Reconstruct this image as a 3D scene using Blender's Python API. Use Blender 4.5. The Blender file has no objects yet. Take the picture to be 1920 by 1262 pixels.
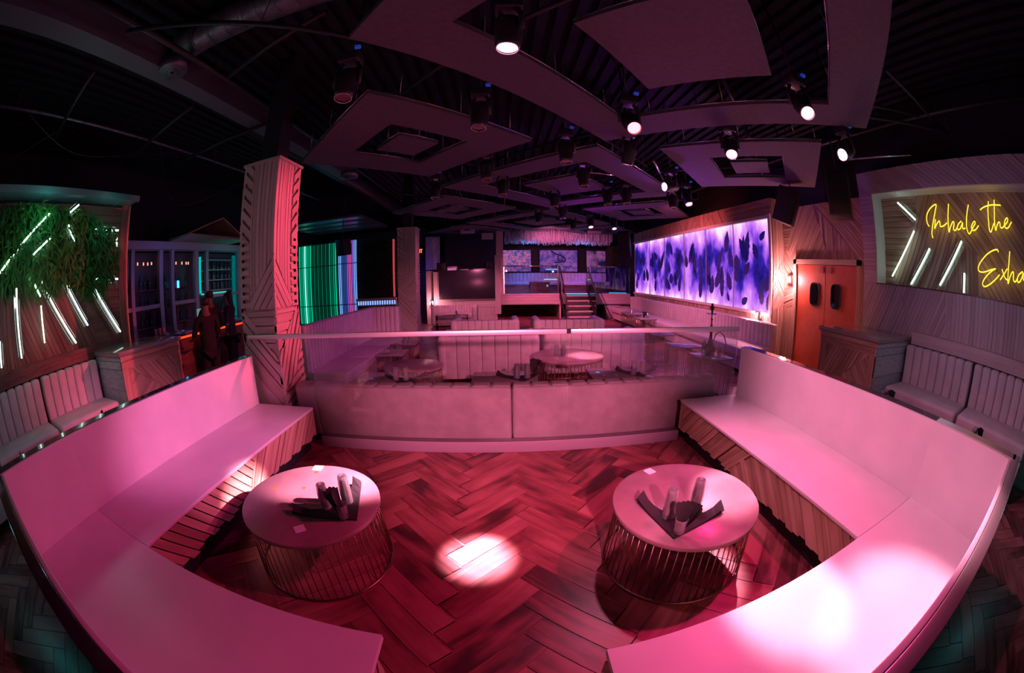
import bpy, math, random
from math import sin, cos, pi, radians as R
from mathutils import Vector, Matrix
rnd = random.Random(7)
scn = bpy.context.scene
COL = scn.collection

# ------------------------------------------------------------------ camera, world, exposure
CAM_H, FPX, PITCH, ROLL, YAW = 1.6164, 704.39, -0.1588, 0.0122, 0.0291
cam = bpy.data.cameras.new('camera')
cam.type = 'PANO'
cam.panorama_type = 'FISHEYE_EQUISOLID'
cam.sensor_fit = 'HORIZONTAL'
cam.sensor_width = 36.0
cam.fisheye_lens = FPX * 36.0 / 1920.0
cam.fisheye_fov = R(230)
cam.clip_start = 0.02
camo = bpy.data.objects.new('camera', cam)
COL.objects.link(camo)
camo.matrix_world = (Matrix.Translation((0, 0, CAM_H)) @ Matrix.Rotation(-YAW, 4, 'Z')
                     @ Matrix.Rotation(pi / 2 + PITCH, 4, 'X') @ Matrix.Rotation(-ROLL, 4, 'Z'))
scn.camera = camo
world = bpy.data.worlds.new('world')
scn.world = world
world.use_nodes = True
world.node_tree.nodes['Background'].inputs[0].default_value = (0.01, 0.015, 0.05, 1)
world.node_tree.nodes['Background'].inputs[1].default_value = 0.2
scn.view_settings.view_transform = 'Standard'
scn.view_settings.look = 'None'
scn.view_settings.exposure = 0.0
scn.view_settings.gamma = 1.0
scn.view_settings.use_curve_mapping = False
scn.cycles.max_bounces = 8
scn.cycles.diffuse_bounces = 3
scn.cycles.glossy_bounces = 4
scn.cycles.transmission_bounces = 8
scn.cycles.transparent_max_bounces = 12
scn.cycles.caustics_reflective = False
scn.cycles.caustics_refractive = False
scn.cycles.sample_clamp_indirect = 4.0


def lamp(kind, name, loc, color, energy, target=None, size=0.05, angle=40, blend=0.5, shape=None, size_y=None):
    l = bpy.data.lights.new(name, kind)
    l.color = color
    l.energy = energy
    if kind == 'SPOT':
        l.spot_size = R(angle)
        l.spot_blend = blend
        l.shadow_soft_size = size
    elif kind == 'AREA':
        l.size = size
        if size_y:
            l.shape = 'RECTANGLE'
            l.size_y = size_y
    else:
        l.shadow_soft_size = size
    o = bpy.data.objects.new(name, l)
    COL.objects.link(o)
    o.location = loc
    if target is not None:
        d = Vector(target) - Vector(loc)
        o.rotation_euler = d.to_track_quat('-Z', 'Y').to_euler()
    return o


ROSE = (1.0, 0.36, 0.50)      # hot beams
PINK = (1.0, 0.20, 0.42)
MAG = (1.0, 0.07, 0.36)
RED = (1.0, 0.06, 0.13)
VIO = (0.38, 0.07, 1.0)
# moving heads: lens position, aim point, beam colour, beam watts, beam angle
HEADS = [
    ((0.05, 1.97, 3.05), (-0.17, 1.72, 0), (1.0, 0.5, 0.62), 6500, 9.5),
    ((1.25, 3.15, 3.05), (1.12, 0.72, 0.45), ROSE, 2100, 12),
    ((2.41, 1.93, 3.05), (1.5, 0.0, 0.45), ROSE, 1000, 22),
    ((2.52, 3.35, 3.05), (1.32, 1.58, 0.45), ROSE, 3000, 9),
    ((3.44, 2.34, 3.05), (-1.80, 1.80, 0.08), ROSE, 16000, 7.5),
    ((1.57, 4.33, 3.05), (1.2, 5.15, 0.5), ROSE, 1500, 13),
    ((2.50, 5.22, 3.05), (-2.25, 3.7, 1.9), RED, 1300, 30),
]
for i, (p, t, c, bw, an) in enumerate(HEADS):
    d = (Vector(t) - Vector(p)).normalized()
    lamp('SPOT', 'head_beam', Vector(p) + d * 0.02, c, bw, t, 0.04, an, 0.75)
H = [h[0] for h in HEADS]
# wide lamp spill plus added fill without fixtures: position, aim, colour, watts, angle
WASH = [
    (H[0], (2.45, 1.3, 0.7), (1.0, 0.27, 0.46), 250, 75),
    (H[1], (2.0, 0.9, 0.5), (1.0, 0.25, 0.46), 230, 80),
    (H[4], (-2.45, 2.15, 0.55), (1.0, 0.22, 0.48), 1200, 22),
    (H[0], (-2.45, 1.0, 0.8), (1.0, 0.12, 0.45), 60, 36),
    (H[2], (-0.1, 1.2, 0), (1.0, 0.02, 0.22), 320, 86),
    (H[0], (-2.25, 1.9, 0.45), (0.75, 0.04, 0.75), 60, 36),
    ((0.5, -1.2, 2.1), (0.1, 3.35, 0.62), (1.0, 0.2, 0.36), 1450, 46),  # fill added behind the camera for the padded partitions
    (H[2], (-2.3, 3.3, 1.6), (1.0, 0.25, 0.5), 160, 34),
    (H[5], (0.6, 5.7, 0.4), PINK, 360, 80),
    (H[6], (3.4, 6.2, 0), VIO, 220, 80),
    ((-0.19, 5.27, 3.05), (-2.8, 6.2, 0.7), (0.9, 0.06, 0.5), 80, 80),
    ((2.3, 8.3, 3.0), (5.2, 9.0, 0.6), PINK, 480, 110),
    ((2.3, 8.3, 3.0), (0.5, 7.8, 0.5), (0.7, 0.12, 0.9), 90, 100),
    ((3.6, 8.0, 2.9), (5.2, 8.6, 3.1), (1.0, 0.10, 0.06), 60, 110),
    ((1.6, 11.2, 3.0), (2.6, 14.4, 0.6), (1.0, 0.15, 0.36), 700, 100),
    ((-0.6, 11.0, 3.0), (-1.4, 13.4, 0.5), PINK, 300, 70),
    ((1.5, 12.6, 2.9), (2.4, 15.2, 3.3), (1.0, 0.2, 0.5), 200, 75),
    ((1.0, 16.3, 2.7), (1.2, 16.5, 1.0), (0.03, 0.22, 1.0), 170, 130),
    ((3.6, 16.3, 2.7), (4.0, 16.5, 1.0), (0.15, 0.1, 1.0), 120, 130),
    (H[4], (5.5, 4.5, 1.3), (1.0, 0.25, 0.2), 240, 60),
    ((-3.0, 3.8, 3.3), (-5.2, 2.95, 2.2), (1.0, 0.07, 0.2), 60, 26),  # fill added to redden the pine edge of the greenery wall
    ((2.6, 7.0, 2.9), (2.9, 5.6, 0), ROSE, 500, 12),
    ((1.4, 11.2, 3.0), (-2.45, 9.7, 1.8), (1.0, 0.16, 0.3), 200, 30),
    ((3.0, 6.4, 2.3), (3.3, 5.0, 3.4), (0.5, 0.06, 1.0), 60, 130),  # this and the two below: upward fill added under the ceiling panels
    ((2.2, 9.4, 2.2), (2.2, 8.6, 3.4), (0.55, 0.04, 0.9), 45, 140),
    ((1.3, 2.6, 2.5), (1.9, 2.4, 3.4), (1.0, 0.06, 0.25), 2.5, 140),
]
for (p, t, c, w_, an) in WASH:
    d = (Vector(t) - Vector(p)).normalized()
    lamp('SPOT', 'head_wash_or_added_fill', Vector(p) + d * 0.03, c, w_, t, 0.06, an, 0.9)
for (p, c, w_) in (((1.2, 15.5, 2.85), (0.02, 0.35, 1.0), 9), ((3.4, 15.5, 2.85), (0.02, 0.35, 1.0), 9), ((-6.3, 7.4, 2.2), (0.0, 0.6, 0.6), 4), ((-6.2, 5.0, 2.3), (0.15, 0.2, 0.8), 4),
                   ((-4.9, 9.5, 2.9), (0.0, 0.3, 0.8), 4), ((-4.7, 1.2, 2.85), (0.1, 0.8, 0.7), 2), ((-4.7, 2.4, 2.85), (0.1, 0.8, 0.7), 1), ((-3.9, 1.0, 2.0), (0.55, 0.62, 0.8), 9), ((3.9, 1.1, 2.0), (0.5, 0.45, 0.85), 8), ((-3.7, -0.7, 0.9), (0.12, 0.8, 0.85), 2.5), ((3.7, -0.7, 0.9), (0.12, 0.7, 0.75), 2.5), ((-3.1, 13.4, 1.6), (0.1, 0.1, 1.0), 10)):
    lamp('POINT', 'added_fill_point', p, c, w_, None, 0.08)  # fill points added to tint their surroundings, no fixture stands there

# ------------------------------------------------------------------ mesh helpers
OFF = {}


class MB:
    def __init__(s):
        s.v, s.f, s.uv, s.sm = [], [], {}, []

    def add(s, vs, fs, uvs=None, smooth=False):
        b = len(s.v)
        s.v += [tuple(p) for p in vs]
        for k, f in enumerate(fs):
            if uvs is not None:
                s.uv[len(s.f)] = uvs[k]
            s.f.append([b + i for i in f])
            s.sm.append(smooth)
        return s

    def box(s, x0, x1, y0, y1, z0, z1, M=None):
        vs = [Vector(p) for p in ((x0, y0, z0), (x1, y0, z0), (x1, y1, z0), (x0, y1, z0), (x0, y0, z1), (x1, y0, z1), (x1, y1, z1), (x0, y1, z1))]
        if M is not None:
            vs = [M @ p for p in vs]
        fs = [(0, 3, 2, 1), (4, 5, 6, 7), (0, 1, 5, 4), (1, 2, 6, 5), (2, 3, 7, 6), (3, 0, 4, 7)]
        L = [(x1 - x0), (y1 - y0), (z1 - z0)]
        uvs = []
        base = ((x0, y0, z0), (x1, y0, z0), (x1, y1, z0), (x0, y1, z0), (x0, y0, z1), (x1, y0, z1), (x1, y1, z1), (x0, y1, z1))
        for f in fs:
            ax = [k for k in range(3) if max(base[i][k] for i in f) - min(base[i][k] for i in f) > 1e-9]
            if len(ax) < 2:
                ax = [0, 1]
            a, b_ = ax[0], ax[1]
            if L[a] < L[b_]:
                a, b_ = b_, a
            uvs.append([(base[i][a], base[i][b_]) for i in f])
        return s.add(vs, fs, uvs)

    def rbox(s, x0, x1, y0, y1, z0, z1, r=0.02, n=3, M=None):
        """rounded box: superellipsoid-cornered grid"""
        cx, cy, cz = (x0 + x1) / 2, (y0 + y1) / 2, (z0 + z1) / 2
        hx, hy, hz = (x1 - x0) / 2, (y1 - y0) / 2, (z1 - z0) / 2
        r = min(r, hx, hy, hz)
        vs, fs = [], []
        idx = {}

        def key(p):
            k = (round(p[0], 5), round(p[1], 5), round(p[2], 5))
            if k not in idx:
                idx[k] = len(vs)
                vs.append(p)
            return idx[k]

        def coords(h):
            a = [-h + r * (1 - cos(pi / 2 * i / n)) for i in range(n + 1)]
            return a + [-t for t in reversed(a)]
        for ax in range(3):
            for sg in (-1, 1):
                o1, o2 = (ax + 1) % 3, (ax + 2) % 3
                h = [hx, hy, hz]
                A, B = coords(h[o1]), coords(h[o2])
                g = []
                for a in A:
                    row = []
                    for b in B:
                        p = [0, 0, 0]
                        p[ax] = sg * h[ax]
                        p[o1], p[o2] = a, b
                        c = [max(-(h[k] - r), min(h[k] - r, p[k])) for k in range(3)]
                        dv = Vector([p[k] - c[k] for k in range(3)])
                        if dv.length > 1e-9:
                            dv = dv.normalized() * r
                        w = Vector((c[0] + dv[0] + cx, c[1] + dv[1] + cy, c[2] + dv[2] + cz))
                        row.append(key(tuple(w)))
                    g.append(row)
                for i in range(len(A) - 1):
                    for j in range(len(B) - 1):
                        q = [g[i][j], g[i + 1][j], g[i + 1][j + 1], g[i][j + 1]]
                        if len(set(q)) < 3:
                            continue
                        q2 = []
                        for t in q:
                            if t not in q2:
                                q2.append(t)
                        fs.append(q2 if sg > 0 else q2[::-1])
        if M is not None:
            vs = [M @ Vector(p) for p in vs]
        return s.add(vs, fs, None, True)

    def tube(s, pts, r, n=8, closed=False, r1=None):
        pts = [Vector(p) for p in pts]
        m = len(pts)
        vs, fs = [], []
        up = Vector((0, 0, 1))
        prev = None
        for i, p in enumerate(pts):
            if closed:
                t = pts[(i + 1) % m] - pts[i - 1]
            else:
                t = pts[min(i + 1, m - 1)] - pts[max(i - 1, 0)]
            t = t.normalized() if t.length > 1e-9 else Vector((0, 0, 1))
            if prev is None:
                a = t.cross(up)
                if a.length < 1e-3:
                    a = t.cross(Vector((1, 0, 0)))
            else:
                a = prev - t * prev.dot(t)
                if a.length < 1e-4:
                    a = t.cross(up)
            a.normalize()
            prev = a
            b = t.cross(a)
            rr = r if r1 is None else r + (r1 - r) * i / max(1, m - 1)
            for k in range(n):
                an = 2 * pi * k / n
                vs.append(p + (a * cos(an) + b * sin(an)) * rr)
        cnt = m if closed else m - 1
        for i in range(cnt):
            j = (i + 1) % m
            for k in range(n):
                l = (k + 1) % n
                fs.append((i * n + k, j * n + k, j * n + l, i * n + l))
        s.add(vs, fs, None, True)
        if not closed:
            b = len(s.v) - m * n
            s.f.append([b + k for k in range(n)])
            s.sm.append(False)
            s.f.append([b + (m - 1) * n + k for k in reversed(range(n))])
            s.sm.append(False)
        return s

    def lathe(s, prof, c=(0, 0, 0), n=24, M=None, close=False, smooth=True):
        vs, fs = [], []
        m = len(prof)
        for (r, z) in prof:
            for k in range(n):
                a = 2 * pi * k / n
                vs.append(Vector((r * cos(a), r * sin(a), z)))
        for i in range(m if close else m - 1):
            j = (i + 1) % m
            for k in range(n):
                l = (k + 1) % n
                fs.append((i * n + k, i * n + l, j * n + l, j * n + k))
        if M is not None:
            vs = [M @ p for p in vs]
        vs = [p + Vector(c) for p in vs]
        return s.add(vs, fs, None, smooth)

    def prism(s, poly, z0, z1, M=None):
        """2-D polygon extruded along local z"""
        n = len(poly)
        vs = [Vector((p[0], p[1], z0)) for p in poly] + [Vector((p[0], p[1], z1)) for p in poly]
        if M is not None:
            vs = [M @ p for p in vs]
        fs = [list(range(n))[::-1], list(range(n, 2 * n))] + [(i, (i + 1) % n, n + (i + 1) % n, n + i) for i in range(n)]
        return s.add(vs, fs)

    def build(s, name, m, parent=None, smooth=None):
        off = Vector((0, 0, 0))
        top = parent is None
        if parent is not None:
            off = OFF[parent.name]
        elif s.v:
            xs = [p[0] for p in s.v]
            ys = [p[1] for p in s.v]
            zs = [p[2] for p in s.v]
            off = Vector(((min(xs) + max(xs)) / 2, (min(ys) + max(ys)) / 2, min(zs)))
        me = bpy.data.meshes.new(name)
        me.from_pydata([(p[0] - off[0], p[1] - off[1], p[2] - off[2]) for p in s.v], [], s.f)
        if s.uv:
            ul = me.uv_layers.new(name='UVMap')
            for p in me.polygons:
                u = s.uv.get(p.index)
                if u:
                    for k, li in enumerate(p.loop_indices):
                        ul.data[li].uv = u[k]
        me.polygons.foreach_set('use_smooth', [bool(x) if smooth is None else smooth for x in s.sm])
        if m is not None:
            me.materials.append(m)
        o = bpy.data.objects.new(name, me)
        COL.objects.link(o)
        if top:
            o.location = off
        else:
            o.parent = parent
        OFF[o.name] = off
        return o


def tag(o, label=None, cat=None, group=None, kind=None):
    if label:
        o['label'] = label
    if cat:
        o['category'] = cat
    if group:
        o['group'] = group
    if kind:
        o['kind'] = kind
    return o


def empty(name, loc, label=None, cat=None, group=None):
    o = bpy.data.objects.new(name, None)
    o.empty_display_size = 0.1
    COL.objects.link(o)
    o.location = loc
    OFF[o.name] = Vector(loc)
    return tag(o, label, cat, group)


def struct(o):
    o['kind'] = 'structure'
    return o


def copy_tree(o, parent=None):
    c = o.copy()
    COL.objects.link(c)
    if parent is not None:
        c.parent = parent
    OFF[c.name] = OFF[o.name]
    for ch in list(o.children):
        copy_tree(ch, c)
    return c


def dup(o, loc, rz=0.0, label=None, group=None):
    c = copy_tree(o)
    c.location = loc
    c.rotation_euler = (0, 0, rz)
    if label:
        c['label'] = label
    if group:
        c['group'] = group
    return c


def frame(O, U, V):
    U, V = Vector(U).normalized(), Vector(V).normalized()
    N = U.cross(V)
    M = Matrix((U, V, N)).transposed().to_4x4()
    return Matrix.Translation(O) @ M


def clip(poly, n, d, keep_less=True):
    out = []
    m = len(poly)
    for i in range(m):
        a, b = poly[i], poly[(i + 1) % m]
        da = a[0] * n[0] + a[1] * n[1] - d
        db = b[0] * n[0] + b[1] * n[1] - d
        if not keep_less:
            da, db = -da, -db
        if da <= 0:
            out.append(a)
        if (da < 0 < db) or (db < 0 < da):
            t = da / (da - db)
            out.append((a[0] + (b[0] - a[0]) * t, a[1] + (b[1] - a[1]) * t))
    return out


def slats(mb, M, zones, gap=0.006, jit=0.006, shift=0.0):
    """zones: (convex polygon, slat direction degrees, pitch, depth)"""
    for zn in zones:
        poly, ang, sp, dep = zn[:4]
        gp = zn[4] if len(zn) > 4 else gap
        rag = zn[5] if len(zn) > 5 else 0.0
        zlo = min(p[1] for p in poly)
        t = (cos(R(ang)), sin(R(ang)))
        n = (-t[1], t[0])
        ds = [p[0] * n[0] + p[1] * n[1] for p in poly]
        k0, k1 = math.floor((min(ds) - shift) / sp), math.ceil((max(ds) - shift) / sp)
        for k in range(k0, k1):
            a, b = k * sp + shift, (k + 1) * sp - gp + shift
            q = clip(clip(poly, n, b), n, a, False)
            if rag and q:
                q = clip(q, (0, 1), zlo + rag * ((k * 2) % 5) / 4, False)
            # drop duplicate points
            w = []
            for p in q:
                if not w or (abs(p[0] - w[-1][0]) + abs(p[1] - w[-1][1]) > 1e-5):
                    w.append(p)
            if len(w) > 2 and abs(w[0][0] - w[-1][0]) + abs(w[0][1] - w[-1][1]) < 1e-5:
                w.pop()
            if len(w) < 3:
                continue
            h = dep + rnd.choice((-1, 0, 0, 1)) * jit
            m = len(w)
            ar = sum(w[i][0] * w[(i + 1) % m][1] - w[(i + 1) % m][0] * w[i][1] for i in range(m))
            if ar < 0:
                w.reverse()
            vs = [M @ Vector((p[0], p[1], 0)) for p in w] + [M @ Vector((p[0], p[1], h)) for p in w]
            fs = [list(range(m, 2 * m))] + [(i, (i + 1) % m, m + (i + 1) % m, m + i) for i in range(m)]
            o = rnd.random() * 50
            uvp = [(p[0] * t[0] + p[1] * t[1] + o, p[0] * n[0] + p[1] * n[1]) for p in w]
            uvs = [uvp] + [[uvp[i], uvp[(i + 1) % m], uvp[(i + 1) % m], uvp[i]] for i in range(m)]
            mb.add(vs, fs, uvs)
    return mb


# ------------------------------------------------------------------ fisheye pixel to place (measuring the photograph)
def ray(u, v):
    dx, dy = u - 960.0, 631.0 - v
    r = math.hypot(dx, dy)
    ph = math.atan2(dy, dx) - ROLL
    th = 2 * math.asin(r / (2 * FPX))
    f, x, up = cos(th), sin(th) * cos(ph), sin(th) * sin(ph)
    cp, sp = cos(PITCH), sin(PITCH)
    y, z = f * cp - up * sp, f * sp + up * cp
    c, s = cos(YAW), sin(YAW)
    return Vector((c * x + s * y, -s * x + c * y, z))


def at(u, v, ax, val):
    i = 'xyz'.index(ax)
    d = ray(u, v)
    O = Vector((0, 0, CAM_H))
    return O + d * ((val - O[i]) / d[i])


# ------------------------------------------------------------------ materials
def mat(name, color=(0.5, 0.5, 0.5), rough=0.5, metal=0.0, spec=0.5, coat=0.0, emit=None, es=1.0):
    m = bpy.data.materials.new(name)
    m.use_nodes = True
    b = m.node_tree.nodes['Principled BSDF']
    b.inputs['Base Color'].default_value = (*color, 1)
    b.inputs['Roughness'].default_value = rough
    b.inputs['Metallic'].default_value = metal
    b.inputs['Specular IOR Level'].default_value = spec
    b.inputs['Coat Weight'].default_value = coat
    if emit:
        b.inputs['Emission Color'].default_value = (*emit, 1)
        b.inputs['Emission Strength'].default_value = es
    return m


def nd(m, t, **kw):
    n = m.node_tree.nodes.new(t)
    for k, v in kw.items():
        setattr(n, k, v)
    return n


def lk(m, a, b):
    m.node_tree.links.new(a, b)


def noisy(m, c1, c2, scale=8.0, detail=5, bump=0.0, bscale=None, stretch=None):
    """object-space mottling between two colours, optional bump"""
    b = m.node_tree.nodes['Principled BSDF']
    tc = nd(m, 'ShaderNodeTexCoord')
    mp = nd(m, 'ShaderNodeMapping')
    if stretch:
        mp.inputs['Scale'].default_value = stretch
    lk(m, tc.outputs['Object'], mp.inputs['Vector'])
    nz = nd(m, 'ShaderNodeTexNoise')
    nz.inputs['Scale'].default_value = scale
    nz.inputs['Detail'].default_value = detail
    lk(m, mp.outputs['Vector'], nz.inputs['Vector'])
    cr = nd(m, 'ShaderNodeValToRGB')
    cr.color_ramp.elements[0].position = 0.35
    cr.color_ramp.elements[1].position = 0.65
    cr.color_ramp.elements[0].color = (*c1, 1)
    cr.color_ramp.elements[1].color = (*c2, 1)
    lk(m, nz.outputs['Fac'], cr.inputs['Fac'])
    lk(m, cr.outputs['Color'], b.inputs['Base Color'])
    if bump:
        n2 = nd(m, 'ShaderNodeTexNoise')
        n2.inputs['Scale'].default_value = bscale or scale * 6
        lk(m, mp.outputs['Vector'], n2.inputs['Vector'])
        bp = nd(m, 'ShaderNodeBump')
        bp.inputs['Strength'].default_value = bump
        bp.inputs['Distance'].default_value = 0.01
        lk(m, n2.outputs['Fac'], bp.inputs['Height'])
        lk(m, bp.outputs['Normal'], b.inputs['Normal'])
    return m


def wood(name, dark, mid, light, rough=0.5, grain=1.0, coat=0.0, along=2.2, across=34.0, bump=0.25):
    m = mat(name, mid, rough, coat=coat)
    b = m.node_tree.nodes['Principled BSDF']
    uv = nd(m, 'ShaderNodeUVMap')
    geo = nd(m, 'ShaderNodeNewGeometry')
    comb = nd(m, 'ShaderNodeCombineXYZ')
    sc = nd(m, 'ShaderNodeMath', operation='MULTIPLY')
    sc.inputs[1].default_value = 37.0
    lk(m, geo.outputs['Random Per Island'], sc.inputs[0])
    lk(m, sc.outputs[0], comb.inputs['Z'])
    mp = nd(m, 'ShaderNodeMapping')
    mp.inputs['Scale'].default_value = (along, across, 1)
    lk(m, uv.outputs['UV'], mp.inputs['Vector'])
    ad = nd(m, 'ShaderNodeVectorMath', operation='ADD')
    lk(m, mp.outputs['Vector'], ad.inputs[0])
    lk(m, comb.outputs[0], ad.inputs[1])
    nz = nd(m, 'ShaderNodeTexNoise')
    nz.inputs['Scale'].default_value = 1.0
    nz.inputs['Detail'].default_value = 6
    nz.inputs['Distortion'].default_value = 0.6
    lk(m, ad.outputs[0], nz.inputs['Vector'])
    # broad knots and streaks
    mp2 = nd(m, 'ShaderNodeMapping')
    mp2.inputs['Scale'].default_value = (along * 1.6, across * 0.28, 1)
    lk(m, uv.outputs['UV'], mp2.inputs['Vector'])
    ad2 = nd(m, 'ShaderNodeVectorMath', operation='ADD')
    lk(m, mp2.outputs['Vector'], ad2.inputs[0])
    lk(m, comb.outputs[0], ad2.inputs[1])
    n2 = nd(m, 'ShaderNodeTexNoise')
    n2.inputs['Scale'].default_value = 1.0
    n2.inputs['Detail'].default_value = 3
    lk(m, ad2.outputs[0], n2.inputs['Vector'])
    mx = nd(m, 'ShaderNodeMath', operation='MULTIPLY_ADD')
    mx.inputs[1].default_value = 0.5
    lk(m, nz.outputs['Fac'], mx.inputs[0])
    h2 = nd(m, 'ShaderNodeMath', operation='MULTIPLY')
    h2.inputs[1].default_value = 0.5
    lk(m, n2.outputs['Fac'], h2.inputs[0])
    lk(m, h2.outputs[0], mx.inputs[2])
    rj = nd(m, 'ShaderNodeMath', operation='MULTIPLY_ADD')
    rj.inputs[1].default_value = 0.22
    lk(m, geo.outputs['Random Per Island'], rj.inputs[0])
    lk(m, mx.outputs[0], rj.inputs[2])
    sb = nd(m, 'ShaderNodeMath', operation='SUBTRACT')
    sb.inputs[1].default_value = 0.11
    lk(m, rj.outputs[0], sb.inputs[0])
    cr = nd(m, 'ShaderNodeValToRGB')
    e = cr.color_ramp.elements
    e[0].position = 0.36
    e[0].color = (*dark, 1)
    e[1].position = 0.66
    e[1].color = (*light, 1)
    k = e.new(0.5)
    k.color = (*mid, 1)
    lk(m, sb.outputs[0], cr.inputs['Fac'])
    lk(m, cr.outputs['Color'], b.inputs['Base Color'])
    bp = nd(m, 'ShaderNodeBump')
    bp.inputs['Strength'].default_value = bump
    bp.inputs['Distance'].default_value = 0.004
    lk(m, nz.outputs['Fac'], bp.inputs['Height'])
    lk(m, bp.outputs['Normal'], b.inputs['Normal'])
    return m


def emission(name, color, strength):
    m = bpy.data.materials.new(name)
    m.use_nodes = True
    nt = m.node_tree
    nt.nodes.clear()
    o = nt.nodes.new('ShaderNodeOutputMaterial')
    e = nt.nodes.new('ShaderNodeEmission')
    e.inputs[0].default_value = (*color, 1)
    e.inputs[1].default_value = strength
    nt.links.new(e.outputs[0], o.inputs[0])
    return m


def pane(name, tint=(0.9, 0.9, 0.92), refl=1.0, rough=0.0):
    """thin glass sheet: clear with a fresnel reflection"""
    m = bpy.data.materials.new(name)
    m.use_nodes = True
    nt = m.node_tree
    nt.nodes.clear()
    o = nt.nodes.new('ShaderNodeOutputMaterial')
    t = nt.nodes.new('ShaderNodeBsdfTransparent')
    t.inputs[0].default_value = (*tint, 1)
    g = nt.nodes.new('ShaderNodeBsdfGlossy')
    g.inputs['Roughness'].default_value = rough
    fr = nt.nodes.new('ShaderNodeFresnel')
    fr.inputs[0].default_value = 1.45
    mu = nt.nodes.new('ShaderNodeMath')
    mu.operation = 'MULTIPLY'
    mu.inputs[1].default_value = refl
    nt.links.new(fr.outputs[0], mu.inputs[0])
    mx = nt.nodes.new('ShaderNodeMixShader')
    nt.links.new(mu.outputs[0], mx.inputs[0])
    nt.links.new(t.outputs[0], mx.inputs[1])
    nt.links.new(g.outputs[0], mx.inputs[2])
    nt.links.new(mx.outputs[0], o.inputs[0])
    return m


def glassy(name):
    """clear tumbler glass: see-through with bright facets and a faint white body for refracted brightness"""
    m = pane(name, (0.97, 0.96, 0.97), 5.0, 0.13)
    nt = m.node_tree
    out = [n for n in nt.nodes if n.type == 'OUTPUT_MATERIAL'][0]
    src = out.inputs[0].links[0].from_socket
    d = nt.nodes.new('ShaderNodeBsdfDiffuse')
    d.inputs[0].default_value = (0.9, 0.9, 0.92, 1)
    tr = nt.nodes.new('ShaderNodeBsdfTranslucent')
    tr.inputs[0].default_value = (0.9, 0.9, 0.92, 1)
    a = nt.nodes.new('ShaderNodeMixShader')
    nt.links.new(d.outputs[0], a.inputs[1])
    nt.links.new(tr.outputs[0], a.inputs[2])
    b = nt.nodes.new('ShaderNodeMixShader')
    b.inputs[0].default_value = 0.2  # white share stands in for the brightness of refracted light
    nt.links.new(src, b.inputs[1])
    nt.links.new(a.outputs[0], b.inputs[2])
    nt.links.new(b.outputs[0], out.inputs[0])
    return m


M_LAM = noisy(mat('white_laminate', (0.78, 0.78, 0.78), 0.42), (0.74, 0.74, 0.75), (0.82, 0.81, 0.81), 3.0, 4, 0.03, 160)
M_LEATHER = noisy(mat('pale_upholstery', (0.62, 0.58, 0.58), 0.5), (0.56, 0.53, 0.53), (0.66, 0.62, 0.61), 5.0, 4, 0.08, 90)
M_VELVET = noisy(mat('pale_velvet', (0.60, 0.52, 0.52), 0.75), (0.5, 0.44, 0.44), (0.62, 0.54, 0.54), 7.0, 4, 0.1, 120)
M_PINE = wood('weathered_pine', (0.34, 0.21, 0.14), (0.47, 0.32, 0.22), (0.6, 0.43, 0.31), 0.6, along=1.2, across=40)
M_PINE_PALE = wood('limed_pine', (0.48, 0.41, 0.38), (0.58, 0.50, 0.46), (0.66, 0.58, 0.53), 0.6, along=1.2, across=40)
M_PINE_DARK = wood('dark_pine', (0.12, 0.06, 0.045), (0.2, 0.1, 0.075), (0.28, 0.15, 0.11), 0.6, along=1.2, across=40)  # darker pine for the greenery wall boards
M_DARKWOOD = wood('dark_brown_wood', (0.07, 0.04, 0.03), (0.13, 0.075, 0.05), (0.2, 0.12, 0.08), 0.4)
M_FLOOR = wood('wood_look_planks', (0.07, 0.018, 0.02), (0.27, 0.075, 0.08), (0.42, 0.15, 0.15), 0.38, along=1.6, across=12.0, bump=0.12)
M_GROUT = mat('dark_grout', (0.02, 0.015, 0.015), 0.8)
M_BLACK = mat('black_paint', (0.009, 0.010, 0.016), 0.7)
M_DECK = noisy(mat('black_ceiling_deck', (0.02, 0.02, 0.024), 0.8), (0.004, 0.005, 0.010), (0.008, 0.010, 0.018), 3.0, 3)
M_PIPE = mat('black_painted_steel', (0.04, 0.04, 0.045), 0.45, 0.3)
M_GALV = noisy(mat('dull_galvanised_steel', (0.2, 0.2, 0.22), 0.5, 0.8), (0.14, 0.14, 0.16), (0.26, 0.26, 0.28), 9, 3)
M_CHROME = mat('brushed_steel', (0.75, 0.74, 0.76), 0.22, 1.0)
M_BRONZE = mat('bronze_wire', (0.32, 0.2, 0.14), 0.3, 1.0)
M_TILE = noisy(mat('ceiling_cloud_board', (0.1, 0.085, 0.11), 0.85), (0.09, 0.075, 0.1), (0.11, 0.095, 0.12), 20, 3)
M_MARBLE = noisy(mat('veined_stone_top', (0.36, 0.22, 0.25), 0.32), (0.26, 0.15, 0.17), (0.38, 0.24, 0.27), 4.0, 8, 0.02, 40)
M_NAPKIN = mat('black_napkin_cloth', (0.02, 0.017, 0.02), 0.85)
M_CARD = mat('white_card', (0.85, 0.85, 0.85), 0.6)
M_STAIN = mat('amber_spill', (0.6, 0.12, 0.02), 0.35)
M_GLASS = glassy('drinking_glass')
M_PANE = pane('railing_glass', (0.88, 0.88, 0.9), 1.3)
M_TOP = mat('polished_counter', (0.34, 0.28, 0.26), 0.16, coat=0.5)
M_DOOR = noisy(mat('red_brown_door', (0.5, 0.1, 0.04), 0.5), (0.5, 0.09, 0.035), (0.62, 0.12, 0.045), 3.0, 3)
M_BRICK = noisy(mat('whitewashed_board', (0.62, 0.62, 0.64), 0.7), (0.5, 0.5, 0.52), (0.68, 0.68, 0.7), 10, 5, 0.2, 60, (1, 1, 4))
M_DARKFAB = mat('black_cloth', (0.018, 0.016, 0.018), 0.9)
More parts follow.
